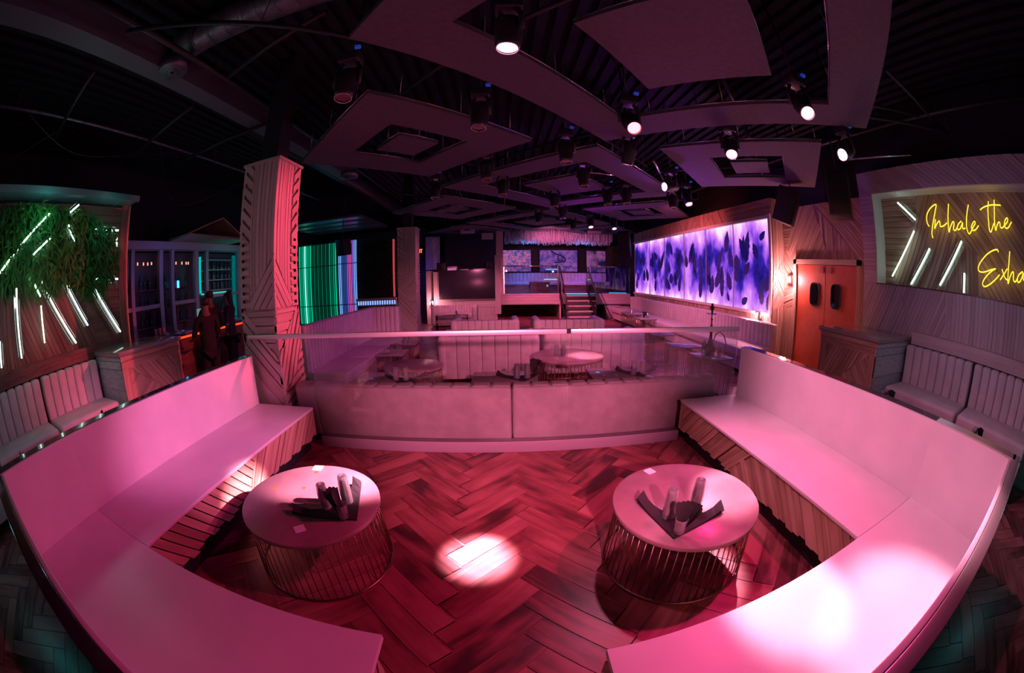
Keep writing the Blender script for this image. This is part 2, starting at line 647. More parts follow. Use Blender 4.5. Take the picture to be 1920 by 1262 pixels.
M_SPK = mat('speaker_black', (0.022, 0.02, 0.022), 0.55)
M_WHITELED = emission('white_led', (0.70, 1.0, 0.88), 3.6)
M_ACRYL = pane('clear_acrylic', (0.93, 0.95, 0.95), 2.0, 0.05)
M_YELLOW = emission('yellow_neon', (1.0, 0.70, 0.05), 1.7)
M_REDLED = emission('orange_red_led', (1.0, 0.07, 0.015), 1.3)
M_BLUELED = emission('blue_led', (0.06, 0.4, 1.0), 3.0)
M_GREENW = emission('green_led', (0.0, 0.75, 0.38), 1.0)
M_LEAF = noisy(mat('plastic_leaf', (0.05, 0.2, 0.03), 0.5), (0.015, 0.12, 0.015), (0.06, 0.3, 0.04), 12, 3)
M_DEADLEAF = noisy(mat('dark_moss', (0.02, 0.03, 0.012), 0.8), (0.012, 0.02, 0.008), (0.05, 0.045, 0.02), 14, 3)
M_TV = mat('screen_off', (0.025, 0.02, 0.028), 0.25)

# ------------------------------------------------------------------ setting: floor
XL, XR, Y0, Y1, ZC = -7.6, 5.55, -3.2, 18.2, 4.5


def herringbone(x0, x1, y0, y1):
    mb = MB()
    mb.box(x0, x1, y0, y1, -0.08, -0.004)
    W, L, g = 0.152, 0.62, 0.0028
    c = cos(pi / 4)
    # grid in a frame turned by 45 degrees: classic herringbone
    ox, oy = -0.26, 1.2

    def put(a0, b0, da, db):
        pts = [(a0 + g, b0 + g), (a0 + da - g, b0 + g), (a0 + da - g, b0 + db - g), (a0 + g, b0 + db - g)]
        w = [(ox + (a - b) * c, oy + (a + b) * c) for a, b in pts]
        if all(p[0] < x0 or p[0] > x1 or p[1] < y0 or p[1] > y1 for p in w):
            return
        poly = list(w)
        for n, d in (((1, 0), x1), ((-1, 0), -x0), ((0, 1), y1), ((0, -1), -y0)):
            poly = clip(poly, n, d)
            if len(poly) < 3:
                return
        o = rnd.random() * 60

        def uvof(p):
            u = (p[0] - ox) * c + (p[1] - oy) * c
            v = -(p[0] - ox) * c + (p[1] - oy) * c
            return (u + o, v) if da > db else (v + o, u)
        m = len(poly)
        vs = [(p[0], p[1], 0) for p in poly] + [(p[0], p[1], -0.006) for p in poly]
        fs = [list(range(m))] + [(m + i, m + (i + 1) % m, (i + 1) % m, i) for i in range(m)]
        uvs = [[uvof(p) for p in poly]] + [[uvof(poly[i])] * 4 for i in range(m)]
        mb.add(vs, fs, uvs)
    n = int(26 / W)
    for i in range(-n, n):
        for j in range(-40, 40):
            a = i * W + j * L * 0 
            # horizontal board then vertical board in a stepped run
            put(j * 2 * L + i * W, i * W, L, W)
            put(j * 2 * L + L + i * W - 0.0, i * W - 0.0 - (L - W), W, L) if False else None
            put(j * 2 * L + i * W + L, i * W - L + W, W, L)
    return mb


fl = herringbone(XL, XR + 0.3, Y0, Y1)
floor = struct(fl.build('floor', M_FLOOR))
floor['label'] = 'dark wood-look planks laid in herringbone'

# ceiling deck: corrugated black steel
mb = MB()
mb.box(XL, XR + 0.3, Y0, Y1, ZC + 0.06, ZC + 0.12)
k = XL
while k < XR + 0.3:
    mb.box(k, k + 0.11, Y0, Y1, ZC, ZC + 0.06)
    k += 0.2
struct(mb.build('ceiling', M_DECK))

# ------------------------------------------------------------------ walls
HW = 4.5
mb = MB()
mb.box(XL - 0.1, XL, Y0, Y1, 0, HW)
struct(mb.build('wall_left', M_BLACK))
mb = MB()
mb.box(XL, XR + 0.3, Y1, Y1 + 0.1, 0, HW)
struct(mb.build('wall_back', M_BLACK))
mb = MB()
mb.box(XL, XR + 0.3, Y0 - 0.1, Y0, 0, HW)
struct(mb.build('wall_front', M_BLACK))
mb = MB()
mb.box(XR, XR + 0.1, Y0, Y1, 0, HW)
struct(mb.build('wall_right', M_BLACK))
# slatted timber cladding on the door wall, x = 5.55, local s = distance along -y from y=5.9, t = z
mb = MB()
Fd = frame((5.55, 5.9, 0), (0, -1, 0), (0, 0, 1))     # normal faces -x
ztop = 3.15
z = []
z.append(([(0, 0), (0.58, 0), (0.58, 1.2), (0, 1.2)], 90, 0.07, 0.03))
z.append(([(0, 1.2), (0.58, 1.2), (0.58, 1.9), (0, 1.35)], 20, 0.06, 0.03))
z.append(([(0, 1.35), (0.58, 1.9), (0.3, 2.35), (0, 2.1)], 130, 0.06, 0.025))
z.append(([(0, 2.1), (0.3, 2.35), (0, 2.9)], 0, 0.06, 0.02))
z.append(([(0.58, 1.9), (0.58, 2.12), (1.5, 2.12), (1.15, ztop), (0.62, ztop), (0.3, 2.35)], 55, 0.065, 0.028))
z.append(([(0.3, 2.35), (0.62, ztop), (0, ztop), (0, 2.9)], 0, 0.06, 0.02))
z.append(([(1.5, 2.12), (2.3, 2.12), (1.15, ztop)], 90, 0.065, 0.02))
z.append(([(2.3, 2.12), (2.6, 2.12), (2.6, ztop), (1.15, ztop)], -42, 0.065, 0.028))
z.append(([(2.26, 0), (2.6, 0), (2.6, 2.12), (2.26, 2.12)], 90, 0.065, 0.025))
slats(mb, Fd, z)
struct(mb.build('trim_1', M_PINE))

# neon wall (boxed out, x = 5.2) with a deep recess y < 3.04, z 1.79..3.09
XN = 5.2
RY = at(1642, 450, 'x', XN)[1]
mb = MB()
NZ0, NZ1, NTOP = 1.79, 3.09, 3.42
mb.box(XN, XR, RY, 3.31, 0, NTOP)
mb.box(XN, XR, Y0, RY, 0, NZ0)
mb.box(XN, XR, Y0, RY, NZ1, NTOP)
mb.box(XN, XR, Y0, -1.2, NZ0, NZ1)
struct(mb.build('trim_2', M_PINE_PALE))
# cladding of the boxed-out wall
mb = MB()
Fn = frame((XN, 3.31, 0), (0, -1, 0), (0, 0, 1))
WN = 4.6
s1 = 3.31 - RY
z = [([(0, NZ1), (WN, NZ1), (WN, NTOP), (0, NTOP)], 145, 0.06, 0.012),
     ([(0, NZ0), (s1, NZ0), (s1, NZ1), (0, NZ1)], 0, 0.06, 0.012),
     ([(0, 1.1), (1.0, 1.1), (0.75, NZ0), (0, NZ0)], 62, 0.06, 0.014),
     ([(1.0, 1.1), (1.7, 1.1), (1.6, NZ0), (0.75, NZ0)], 62, 0.06, 0.01),
     ([(1.7, 1.1), (WN, 1.1), (WN, NZ0), (1.6, NZ0)], 90, 0.07, 0.012)]
slats(mb, Fn, z)
struct(mb.build('trim_3', M_PINE_PALE))
# recess: back boards (chevron) and pale plaster reveal
mb = MB()
Fr = frame((XR - 0.02, RY, 0), (0, -1, 0), (0, 0, 1))
D = XR - 0.02 - XN
q = NZ0
z = [([(0, q), (0.16, q), (0.72, 2.9), (0.72, 3.09), (0, 3.09)], 0, 0.08, 0.012),
     ([(0.16, q), (0.42, q), (1.05, 3.09), (0.72, 3.09), (0.72, 2.9)], 62, 0.075, 0.016),
     ([(0.42, q), (1.2, q), (1.55, 2.5), (1.05, 3.09)], 62, 0.075, 0.012),
     ([(1.2, q), (2.0, q), (1.9, 2.3), (1.55, 2.5)], 90, 0.075, 0.012),
     ([(1.05, 3.09), (1.55, 2.5), (1.9, 2.3), (3.0, q), (3.6, q), (3.6, 3.09)], -45, 0.08, 0.014),
     ([(2.0, q), (3.0, q), (1.9, 2.3)], -45, 0.08, 0.014)]
slats(mb, Fr, z)
struct(mb.build('trim_4', M_PINE))
mb = MB()
mb.box(XN - 0.005, XR - 0.02, RY - 0.012, RY - 0.001, NZ0, NZ1)
mb.box(XN - 0.005, XR - 0.02, -1.2, RY, NZ1 - 0.012, NZ1 - 0.001)
struct(mb.build('trim_5', mat('reveal_plaster', (0.75, 0.75, 0.72), 0.6)))
mb = MB()
mb.box(XN - 0.02, XR - 0.02, -1.2, RY, NZ0 + 0.001, NZ0 + 0.015)
mb.box(5.06, XN - 0.03, Y0, 3.3, 1.06, 1.12)
struct(mb.build('trim_6', M_DARKWOOD))

# swing doors in the door wall
DY0, DY1, DH = 3.66, 5.26, 2.05
mb = MB()
mb.box(5.46, 5.55, DY1, DY1 + 0.09, 0, DH + 0.09)
mb.box(5.46, 5.55, DY0 - 0.09, DY0, 0, DH + 0.09)
mb.box(5.46, 5.55, DY0 - 0.09, DY1 + 0.09, DH, DH + 0.09)
fo = struct(mb.build('door_1', M_PINE))
for k, (a, b) in enumerate(((DY0, (DY0 + DY1) / 2 - 0.004), ((DY0 + DY1) / 2 + 0.004, DY1))):
    mb = MB()
    mb.box(5.49, 5.53, a + 0.004, b - 0.004, 0.01, DH - 0.01)
    lf = mb.build('door_leaf', M_DOOR, fo)
    cy = (a + b) / 2 + (0.12 if k == 0 else -0.12)
    cz = 1.52
    ring = MB()
    pts = []
    for i in range(32):
        an = 2 * pi * i / 32
        ex = 0.5
        c_, s_ = cos(an), sin(an)
        pts.append((math.copysign(abs(c_) ** ex, c_) * 0.125, math.copysign(abs(s_) ** ex, s_) * 0.2))
    ring.tube([(5.485, cy + p[0], cz + p[1]) for p in pts], 0.012, 6, True)
    ring.build('window_gasket', M_BLACK, lf)
    g = MB()
    g.prism([(p[0], p[1]) for p in pts], 0, 0.012, frame((5.491, cy, cz), (0, -1, 0), (0, 0, 1)))
    g.build('window_pane', mat('dark_porthole_glass', (0.01, 0.01, 0.012), 0.05), lf)
    h = MB()
    h.box(5.478, 5.49, (b - 0.16) if k == 0 else (a + 0.04), (b - 0.04) if k == 0 else (a + 0.16), 1.9, 2.0)
    h.build('hinge_plate', mat('brown_plate', (0.35, 0.14, 0.09), 0.5), lf)

# ------------------------------------------------------------------ feather light wall (boxed out at x = 5.2, y 5.77..13.9)
XF = 5.2
BY0, BY1 = 5.72, 13.9
GZ0, GZ1 = 1.06, 2.93
for (a_, b_, c_, d_) in ((BY0, BY1, 0, GZ0), (BY0, BY1, GZ1 + 0.02, 3.32), (BY0, BY0 + 0.06, GZ0, GZ1 + 0.02), (BY1 - 0.06, BY1, GZ0, GZ1 + 0.02)):
    mb = MB()
    mb.box(XF, XR, a_, b_, c_, d_)
    struct(mb.build('wall_right', M_PINE_PALE))
mb = MB()
Fh = frame((XF, BY1, 0), (0, -1, 0), (0, 0, 1))
Lh = BY1 - BY0
z = []
edges = [0, 0.9, 1.9, 2.9, 3.6, 4.4, 5.0, 5.7, 6.6, Lh]
angs = [90, 60, 45, 90, 120, 60, 90, 120, 0]
for i in range(len(edges) - 1):
    sl = 0.22 if i % 2 else -0.22
    sl2 = -sl
    a, b = edges[i], edges[i + 1]
    a0 = a if i == 0 else a + sl2
    a1 = a if i == 0 else a - sl2
    b0 = b if i == len(edges) - 2 else b + sl
    b1 = b if i == len(edges) - 2 else b - sl
    z.append(([(a0, GZ1 + 0.06), (b0, GZ1 + 0.06), (b1, 3.34), (a1, 3.34)], angs[i], 0.055, 0.018))
z.append(([(0, 0.9), (Lh, 0.9), (Lh, GZ0 - 0.02), (0, GZ0 - 0.02)], 90, 0.07, 0.012))
slats(mb, Fh, z)
Fe = frame((XF, BY0, 0), (1, 0, 0), (0, 0, 1))      # end face, normal -y
w = 0.345
z = [([(0.0, 0), (w, 0), (w, 1.15), (0, 1.15)], 90, 0.07, 0.02),
     ([(0, 1.15), (w, 1.15), (0, 1.75)], 55, 0.05, 0.02),
     ([(w, 1.15), (w, 2.2), (0, 1.75)], 125, 0.05, 0.02),
     ([(0, 1.75), (w, 2.2), (w, 3.34), (0, 3.34)], 90, 0.06, 0.015)]
slats(mb, Fe, z)
struct(mb.build('trim_7', M_PINE))
# pale frame around the glass
mb = MB()
mb.box(XF - 0.05, XF, BY0, BY0 + 0.07, GZ0 - 0.08, GZ1 + 0.09)
mb.box(XF - 0.05, XF, BY0 + 0.07, BY1, GZ1, GZ1 + 0.07)
mb.box(XF - 0.05, XF, BY0 + 0.07, BY1, GZ0 - 0.06, GZ0)
struct(mb.build('trim_8', mat('pale_painted_timber', (0.7, 0.62, 0.62), 0.5)))


def lightbox_mat():
    m = bpy.data.materials.new('backlit_frosted_panel')
    m.use_nodes = True
    nt = m.node_tree
    nt.nodes.clear()
    o = nt.nodes.new('ShaderNodeOutputMaterial')
    e = nt.nodes.new('ShaderNodeEmission')
    tc = nt.nodes.new('ShaderNodeTexCoord')
    geo = nt.nodes.new('ShaderNodeNewGeometry')
    mp = nt.nodes.new('ShaderNodeMapping')
    mp.inputs['Scale'].default_value = (1, 1.25, 0.75)
    nt.links.new(geo.outputs['Position'], mp.inputs['Vector'])
    nz = nt.nodes.new('ShaderNodeTexNoise')
    nz.inputs['Scale'].default_value = 1.3
    nz.inputs['Detail'].default_value = 3.0
    nz.inputs['Roughness'].default_value = 0.55
    nt.links.new(mp.outputs[0], nz.inputs['Vector'])
    # the lamps of the box sit along its top and bottom edges
    sep = nt.nodes.new('ShaderNodeSeparateXYZ')
    nt.links.new(geo.outputs['Position'], sep.inputs[0])
    a = nt.nodes.new('ShaderNodeMath')
    a.operation = 'SUBTRACT'
    a.inputs[1].default_value = (GZ0 + GZ1) / 2
    nt.links.new(sep.outputs['Z'], a.inputs[0])
    ab = nt.nodes.new('ShaderNodeMath')
    ab.operation = 'ABSOLUTE'
    nt.links.new(a.outputs[0], ab.inputs[0])
    dv = nt.nodes.new('ShaderNodeMath')
    dv.operation = 'DIVIDE'
    dv.inputs[1].default_value = (GZ1 - GZ0) / 2
    nt.links.new(ab.outputs[0], dv.inputs[0])
    pw = nt.nodes.new('ShaderNodeMath')
    pw.operation = 'POWER'
    pw.inputs[1].default_value = 2.2
    nt.links.new(dv.outputs[0], pw.inputs[0])
    ml = nt.nodes.new('ShaderNodeMath')
    ml.operation = 'MULTIPLY_ADD'
    ml.inputs[1].default_value = 0.30
    nt.links.new(pw.outputs[0], ml.inputs[0])
    nt.links.new(nz.outputs['Fac'], ml.inputs[2])
    cr = nt.nodes.new('ShaderNodeValToRGB')
    el = cr.color_ramp.elements
    el[0].position = 0.40
    el[0].color = (0.01, 0.006, 0.13, 1)
    el[1].position = 0.90
    el[1].color = (1.0, 0.80, 1.0, 1)
    for p_, c_ in ((0.50, (0.04, 0.015, 0.38, 1)), (0.57, (0.26, 0.07, 0.72, 1)), (0.66, (0.52, 0.16, 0.85, 1)), (0.76, (0.8, 0.34, 0.95, 1))):
        k_ = el.new(p_)
        k_.color = c_
    nt.links.new(ml.outputs[0], cr.inputs[0])
    nt.links.new(cr.outputs[0], e.inputs[0])
    e.inputs[1].default_value = 1.1
    nt.links.new(e.outputs[0], o.inputs[0])
    return m


M_BOX = lightbox_mat()
M_FEATHER = mat('dark_blue_feather', (0.008, 0.006, 0.05), 0.8, emit=(0.02, 0.01, 0.2), es=0.5)  # faint emission puts the backlight into the feathers themselves
divs = [1190, 1219, 1247, 1284, 1325, 1377, 1443]
ys = [at(u, 500, 'x', XF)[1] for u in divs]
ys[0] = BY1 - 0.07
ys[-1] = BY0 + 0.07


def feather(mb, c, L, W, ang, seed):
    r = random.Random(seed)
    n = 10
    ca, sa = cos(ang), sin(ang)
    left, right = [], []
    for i in range(n + 1):
        t = i / n
        w = W * (sin(pi * min(1, t * 1.02 + 0.02)) ** 0.6) * (1 - 0.35 * t) * (1 if i % 2 else 0.86)
        bend = 0.12 * L * t * t
        left.append((bend - w * (1 + 0.2 * r.random()), t * L))
        right.append((bend + w * (1 + 0.2 * r.random()), t * L))
    poly = left + right[::-1]
    poly = [(c[0] + p[0] * ca - p[1] * sa, c[1] + p[0] * sa + p[1] * ca) for p in poly]
    F = frame((XF - 0.004, 0, 0), (0, -1, 0), (0, 0, 1))
    nn = n + 1
    vs = [F @ Vector((p[0], p[1], 0)) for p in poly] + [F @ Vector((p[0], p[1], 0.003)) for p in poly]
    m = len(poly)
    fs = []
    for i in range(n):
        j, l = m - 1 - i, m - 2 - i
        fs.append((i, i + 1, l, j))
        fs.append((m + i, m + j, m + l, m + i + 1))
    fs += [(i, m + i, m + (i + 1) % m, (i + 1) % m) for i in range(m)]
    mb.add(vs, fs)


names_pos = ['narrow backlit feather panel at the stage end of the row', 'backlit feather panel second from the stage end of the row', 'backlit feather panel third from the stage end of the row',
             'backlit feather panel with a large dark plume, third from the doors', 'tall backlit feather panel beside the widest one', 'widest backlit feather panel, next to the red-brown doors']
sets = [[(0.15, 0.15, 0.35, 0.1, 0.2), (0.6, 1.0, 0.3, 0.09, -0.3)], [(0.4, 0.12, 0.4, 0.09, 0.1), (0.5, 1.2, 0.3, 0.1, 0.9)],
        [(0.3, 0.25, 0.4, 0.1, 0.9), (0.75, 0.2, 0.45, 0.09, 0.0), (0.4, 1.3, 0.4, 0.08, 0.5)],
        [(0.75, 0.1, 0.6, 0.1, 0.05), (0.3, 1.2, 0.35, 0.08, -0.2)],
        [(0.2, 0.25, 0.4, 0.12, 0.0), (0.6, 0.2, 0.6, 0.09, 0.1), (0.75, 1.25, 0.5, 0.1, 0.0), (0.85, 0.12, 0.2, 0.05, 0.8)],
        [(0.25, 0.1, 0.22, 0.08, -0.9), (0.8, 0.15, 0.45, 0.09, 0.3), (0.35, 1.0, 0.6, 0.1, -0.05), (0.75, 1.45, 0.22, 0.07, -0.7), (0.95, 0.05, 0.3, 0.09, 0.1)]]
for i in range(6):
    a, b = ys[i + 1], ys[i]
    mb = MB()
    mb.box(XF + 0.0, XF + 0.012, a + 0.012, b - 0.012, GZ0 + 0.004, GZ1 - 0.004)
    p = mb.build('feather_panel', M_BOX)
    tag(p, names_pos[i], 'light panel', 'backlit feather panels on the side wall')
    fr_ = random.Random(40 + i)
    more = [(fr_.uniform(0.08, 0.92), fr_.uniform(0.35, 1.15), fr_.uniform(0.25, 0.6), fr_.uniform(0.07, 0.14), fr_.uniform(-0.6, 0.9)) for _ in range(int(3 + (b - a) * 3))]
    for j, (fx, fz, L, W, an) in enumerate(sets[i] + more):
        L = min(L * 1.15, GZ1 - GZ0 - fz - 0.12)
        wmax = min(fx, 1 - fx) * (b - a) * 0.8
        mb = MB()
        feather(mb, (-(b - (b - a) * fx), GZ0 + fz), L, min(wmax + 0.02, W * min(1.3, (b - a)) * 0.95), an * min(1.0, 0.4 + wmax * 2), i * 9 + j)
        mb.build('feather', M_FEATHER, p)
    mb = MB()
    mb.box(XF - 0.02, XF + 0.012, a - 0.012, a + 0.012, GZ0, GZ1)
    mb.build('glazing_bar', mat('silver_glazing_bar', (0.5, 0.45, 0.55), 0.4, 0.5), p)
# the glow that the box throws into the room
# ------------------------------------------------------------------ booth: white benches
xl, xr, yb, ynf = -2.578, 2.463, 0.011, 0.735
zs, zb = 0.45, 0.957
dS = 0.717


def bench_side(side):
    s = -1 if side == 'L' else 1
    xb_ = xl if s < 0 else xr
    yf = 3.126 if s < 0 else 3.185
    xi = xb_ - s * dS
    lab = ('long white side bench with slatted front beside the pine column' if s < 0
           else 'long white side bench with slatted front on the red-brown doors side')
    e = empty('lounge_bench', ((xb_ + xi) / 2, (ynf + yf) / 2, 0), lab, 'bench', 'white booth benches')
    x0, x1 = sorted((xb_, xi))
    MB().rbox(x0, x1, ynf + 0.003, yf, zs - 0.028, zs, 0.006, 2).build('seat', M_LAM, e)
    w0, w1 = sorted((xb_, xb_ + s * 0.03))
    MB().box(w0, w1, ynf, yf, zs - 0.35, zb).build('backrest', M_LAM, e)
    w0, w1 = sorted((xb_ + s * 0.03, xb_ + s * 0.13))
    m = MB()
    m.box(w0, w1, ynf, yf, 0.0, zb - 0.012)
    m.build('outer_shell', M_BLACK, e)
    w0, w1 = sorted((xb_ + s * 0.032, xb_ + s * 0.13))
    m = MB()
    m.box(w0, w1, ynf, yf, zb - 0.012, zb + 0.004)
    m.build('cap_rail', mat('gloss_black_cap', (0.03, 0.03, 0.035), 0.12, coat=0.6), e)
    # slatted front
    m = MB()
    xf = xi + s * 0.03
    ht = zs - 0.03
    if s < 0:
        F = frame((xf, ynf, 0), (0, 1, 0), (0, 0, 1))   # normal +x
        Ly = yf - ynf
        zl = 0.15
        z = [([(0, zl), (1.12, zl), (1.32, ht), (0, ht)], -45, 0.066, 0.02, 0.009, 0.03),
             ([(1.12, zl), (1.19, zl), (1.44, ht), (1.32, ht)], 50, 0.07, 0.026, 0.008, 0.0),
             ([(1.19, zl), (Ly, zl), (Ly, ht), (1.44, ht)], 47, 0.062, 0.02, 0.009, 0.03)]
    else:
        F = frame((xf, yf, 0), (0, -1, 0), (0, 0, 1))  # normal -x
        Ly = yf - ynf
        zl = 0.15
        z = [([(0, zl), (0.07, zl), (0.07, ht), (0, ht)], 90, 0.08, 0.02, 0.006, 0.0),
             ([(0.07, zl), (0.97, zl), (1.25, ht), (0.07, ht)], 45, 0.062, 0.016, 0.005, 0.025),
             ([(0.97, zl), (Ly, zl), (Ly, ht), (1.25, ht)], -47, 0.058, 0.018, 0.006, 0.025)]
    slats(m, F, z)
    xa, xb2 = sorted((xf, xf + s * 0.02))
    m.build('slatted_front', M_PINE, e)
    m = MB()
    m.box(xa, xb2, ynf, yf, 0.175, ht)
    m.build('backing_board', M_BLACK, e)  # painted black so the gaps between slats look darker
    m = MB()
    xa, xb2 = sorted((xi + s * 0.1, xb_))
    m.box(xa, xb2, ynf + 0.0, yf - 0.02, 0, 0.12)
    m.box(xa, xb2, yf - 0.05, yf - 0.01, 0.12, ht)
    m.build('toe_kick', M_BLACK, e)
    return e


bench_side('L')
bench_side('R')


def bench_near(side):
    s = -1 if side == 'L' else 1
    xo = xl if s < 0 else xr
    xe = -0.4456 if s < 0 else 0.3223
    ye = 0.748 if s < 0 else 0.6755
    xi = xo - s * dS
    lab = ('white bench arm below the camera with its cut end by the entry gap, purple-lit' if s < 0
           else 'white bench arm below the camera washed out by two bright light pools')
    e = empty('lounge_bench', ((xo + xe) / 2, 0.36, 0), lab, 'bench', 'white booth benches')
    # seat: outline with the inner edge slightly out of square
    poly = [(xo, yb), (xe, yb), (xe, ye), (xi, ynf), (xo, ynf)]
    if s > 0:
        poly = poly[::-1]
    MB().prism(poly, zs - 0.028, zs).build('seat', M_LAM, e)
    x0, x1 = sorted((xo, xe))
    m = MB()
    m.rbox(x0, x1, yb - 0.03, yb, 0.1, zb, 0.005, 2)
    q0, q1 = sorted((xo, xo + s * 0.03))
    m.box(q0, q1, yb - 0.03, ynf, zs - 0.35, zb)
    m.build('backrest', M_LAM, e)
    m = MB()
    m.box(x0 - (0.13 if s < 0 else 0), x1 + (0.13 if s > 0 else 0), yb - 0.1, yb - 0.03, 0, zb - 0.012)
    q0, q1 = sorted((xo + s * 0.03, xo + s * 0.13))
    m.box(q0, q1, yb - 0.06, ynf, 0, zb - 0.012)
    m.build('outer_shell', M_BLACK, e)
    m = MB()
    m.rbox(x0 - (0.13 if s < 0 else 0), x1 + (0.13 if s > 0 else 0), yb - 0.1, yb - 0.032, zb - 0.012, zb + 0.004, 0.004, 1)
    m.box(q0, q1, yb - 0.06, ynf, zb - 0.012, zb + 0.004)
    m.build('cap_rail', mat('gloss_cap', (0.03, 0.03, 0.035) if s < 0 else (0.75, 0.7, 0.72), 0.1 if s < 0 else 0.32, 0.0 if s < 0 else 0.8, coat=0.3), e)  # pale colour on the doors-side cap stands in for its bright reflection
    m = MB()
    ht = zs - 0.03
    # end face
    if s < 0:
        F = frame((xe - 0.03, 0.0, 0), (0, 1, 0), (0, 0, 1))
    else:
        F = frame((xe + 0.03, 0.68, 0), (0, -1, 0), (0, 0, 1))
    slats(m, F, [([(0, 0.1), (0.66, 0.1), (0.66, ht), (0, ht)], 60, 0.06, 0.018)])
    # inner face, facing +y
    a, b = (xi, xe - 0.03) if s < 0 else (xe + 0.03, xi)
    F = frame((b, 0.66, 0), (-1, 0, 0), (0, 0, 1))
    slats(m, F, [([(0, 0.1), (b - a, 0.1), (b - a, ht), (0, ht)], 45, 0.06, 0.018)])
    m.build('slatted_front', M_PINE, e)
    m = MB()
    x0, x1 = sorted((xo, xe + s * 0.1))
    m.box(x0, x1, 0.0, 0.58, 0, 0.12)
    m.box(x0, x1, 0.02, 0.64, 0.12, ht)
    m.build('toe_kick', M_BLACK, e)


bench_near('L')
bench_near('R')

# ------------------------------------------------------------------ round cage tables in the booth
def cage_table(loc, r, h, label, rods=60, spread=0.06, group='round wire cage tables', rz=0.0, topmat=None):
    e = empty('cage_table', loc, label, 'table', group)
    x, y, z = loc
    m = MB()
    m.lathe([(0.001, h - 0.03), (r - 0.004, h - 0.03), (r, h - 0.026), (r, h - 0.004), (r - 0.004, h), (0.001, h)], loc, 72)
    m.build('tabletop', topmat or M_MARBLE, e)
    rb = r + spread * 0.0
    m = MB()
    for k in range(rods):
        a = 2 * pi * k / rods
        p0 = (x + (r - 0.025) * cos(a), y + (r - 0.025) * sin(a), z + h - 0.03)
        p1 = (x + (rb + 0.005) * cos(a), y + (rb + 0.005) * sin(a), z + 0.012)
        m.tube([p0, p1], 0.0032, 5)
    m.build('wire_cage', M_BRONZE, e)
    m = MB()
    m.tube([(x + (rb + 0.005) * cos(2 * pi * k / 64), y + (rb + 0.005) * sin(2 * pi * k / 64), z + 0.009) for k in range(64)], 0.009, 6, True)
    m.build('base_ring', M_BRONZE, e)
    m = MB()
    m.tube([(x + (r - 0.02) * cos(2 * pi * k / 64), y + (r - 0.02) * sin(2 * pi * k / 64), z + h - 0.036) for k in range(64)], 0.006, 6, True)
    m.build('top_ring', M_BRONZE, e)
    return e


TL, TR = (-1.1356, 1.6131), (1.0181, 1.5640)
TH = 0.4287
cage_table((TL[0], TL[1], 0), 0.4414, TH, 'round cage table beside the brightly lit bench front, its stone top half in shade')
cage_table((TR[0], TR[1], 0), 0.4414, TH, 'round cage table with a white-hot light pool on its stone top')

# a tumbler (thick glass), local origin at its base
def tumbler_mb(r0=0.028, r1=0.035, h=0.088, base=0.016, n=10):
    m = MB()
    t = 0.0035
    m.lathe([(0.0005, 0), (r0 - 0.002, 0), (r0, 0.003), (r1, h), (r1 - t, h), (r0 - t, base), (0.0005, base - 0.001)], (0, 0, 0), n, None, False, False)
    return m


def make_tumbler(name, label, group):
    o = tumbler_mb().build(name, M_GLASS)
    o.location = (0, 0, 0)
    tag(o, label, 'glass', group)
    return o


_proto = {}


def tumbler(x, y, z, label, group, flip=False):
    if 't' not in _proto:
        o = make_tumbler('drinking_glass', label, group)
        _proto['t'] = o
    else:
        o = _proto['t'].copy()
        COL.objects.link(o)
    o.location = (x, y, z + (0.088 if flip else 0))
    o.rotation_euler = (pi if flip else 0, 0, 0)
    o['label'] = label
    o['group'] = group
    return o


ORD = ['lowest', 'second', 'third', 'fourth', 'topmost']


def glass_stack(x, y, z, n, where, group, step=0.021):
    for k in range(n):
        pos = 'topmost' if k == n - 1 else ORD[k]
        tumbler(x, y, z + k * step, f'clear tumbler, {pos} of the stack {where}', group, True)


def napkin_fan(x, y, z, rz, label, group='folded black napkin placemats'):
    """folded black cloth laid as a V, tips curling up"""
    m = MB()
    M = Matrix.Translation((x, y, z)) @ Matrix.Rotation(rz, 4, 'Z')
    n = 12
    sa_, ca_ = sin(R(42)), cos(R(42))
    for layer in range(2):
        vs, fs = [], []
        zz = 0.004 + layer * 0.007
        for i in range(n + 1):
            t = -1 + 2 * i / n
            u = abs(t)
            Lg = 0.385 - 0.012 * layer
            ox_, oy_ = t * Lg * sa_, u * Lg * ca_
            ix_ = t * 0.225
            iy_ = 0.205 + 0.12 * u ** 2
            curl = 0.028 * u ** 5 * (1 + 0.8 * layer)
            vs += [M @ Vector((ox_, oy_, zz + curl * 0.5)), M @ Vector((ix_, iy_, zz + curl)), M @ Vector((ox_, oy_, zz + curl * 0.5 - 0.004)), M @ Vector((ix_, iy_, zz + curl - 0.004))]
        for i in range(n):
            a, b = i * 4, (i + 1) * 4
            fs += [(a, b, b + 1, a + 1), (a + 2, a + 3, b + 3, b + 2), (a, a + 2, b + 2, b), (a + 1, b + 1, b + 3, a + 3)]
        fs += [(0, 1, 3, 2), (n * 4, n * 4 + 2, n * 4 + 3, n * 4 + 1)]
        m.add(vs, fs)
    o = m.build('folded_napkin', M_NAPKIN)
    return tag(o, label, 'napkin', group)


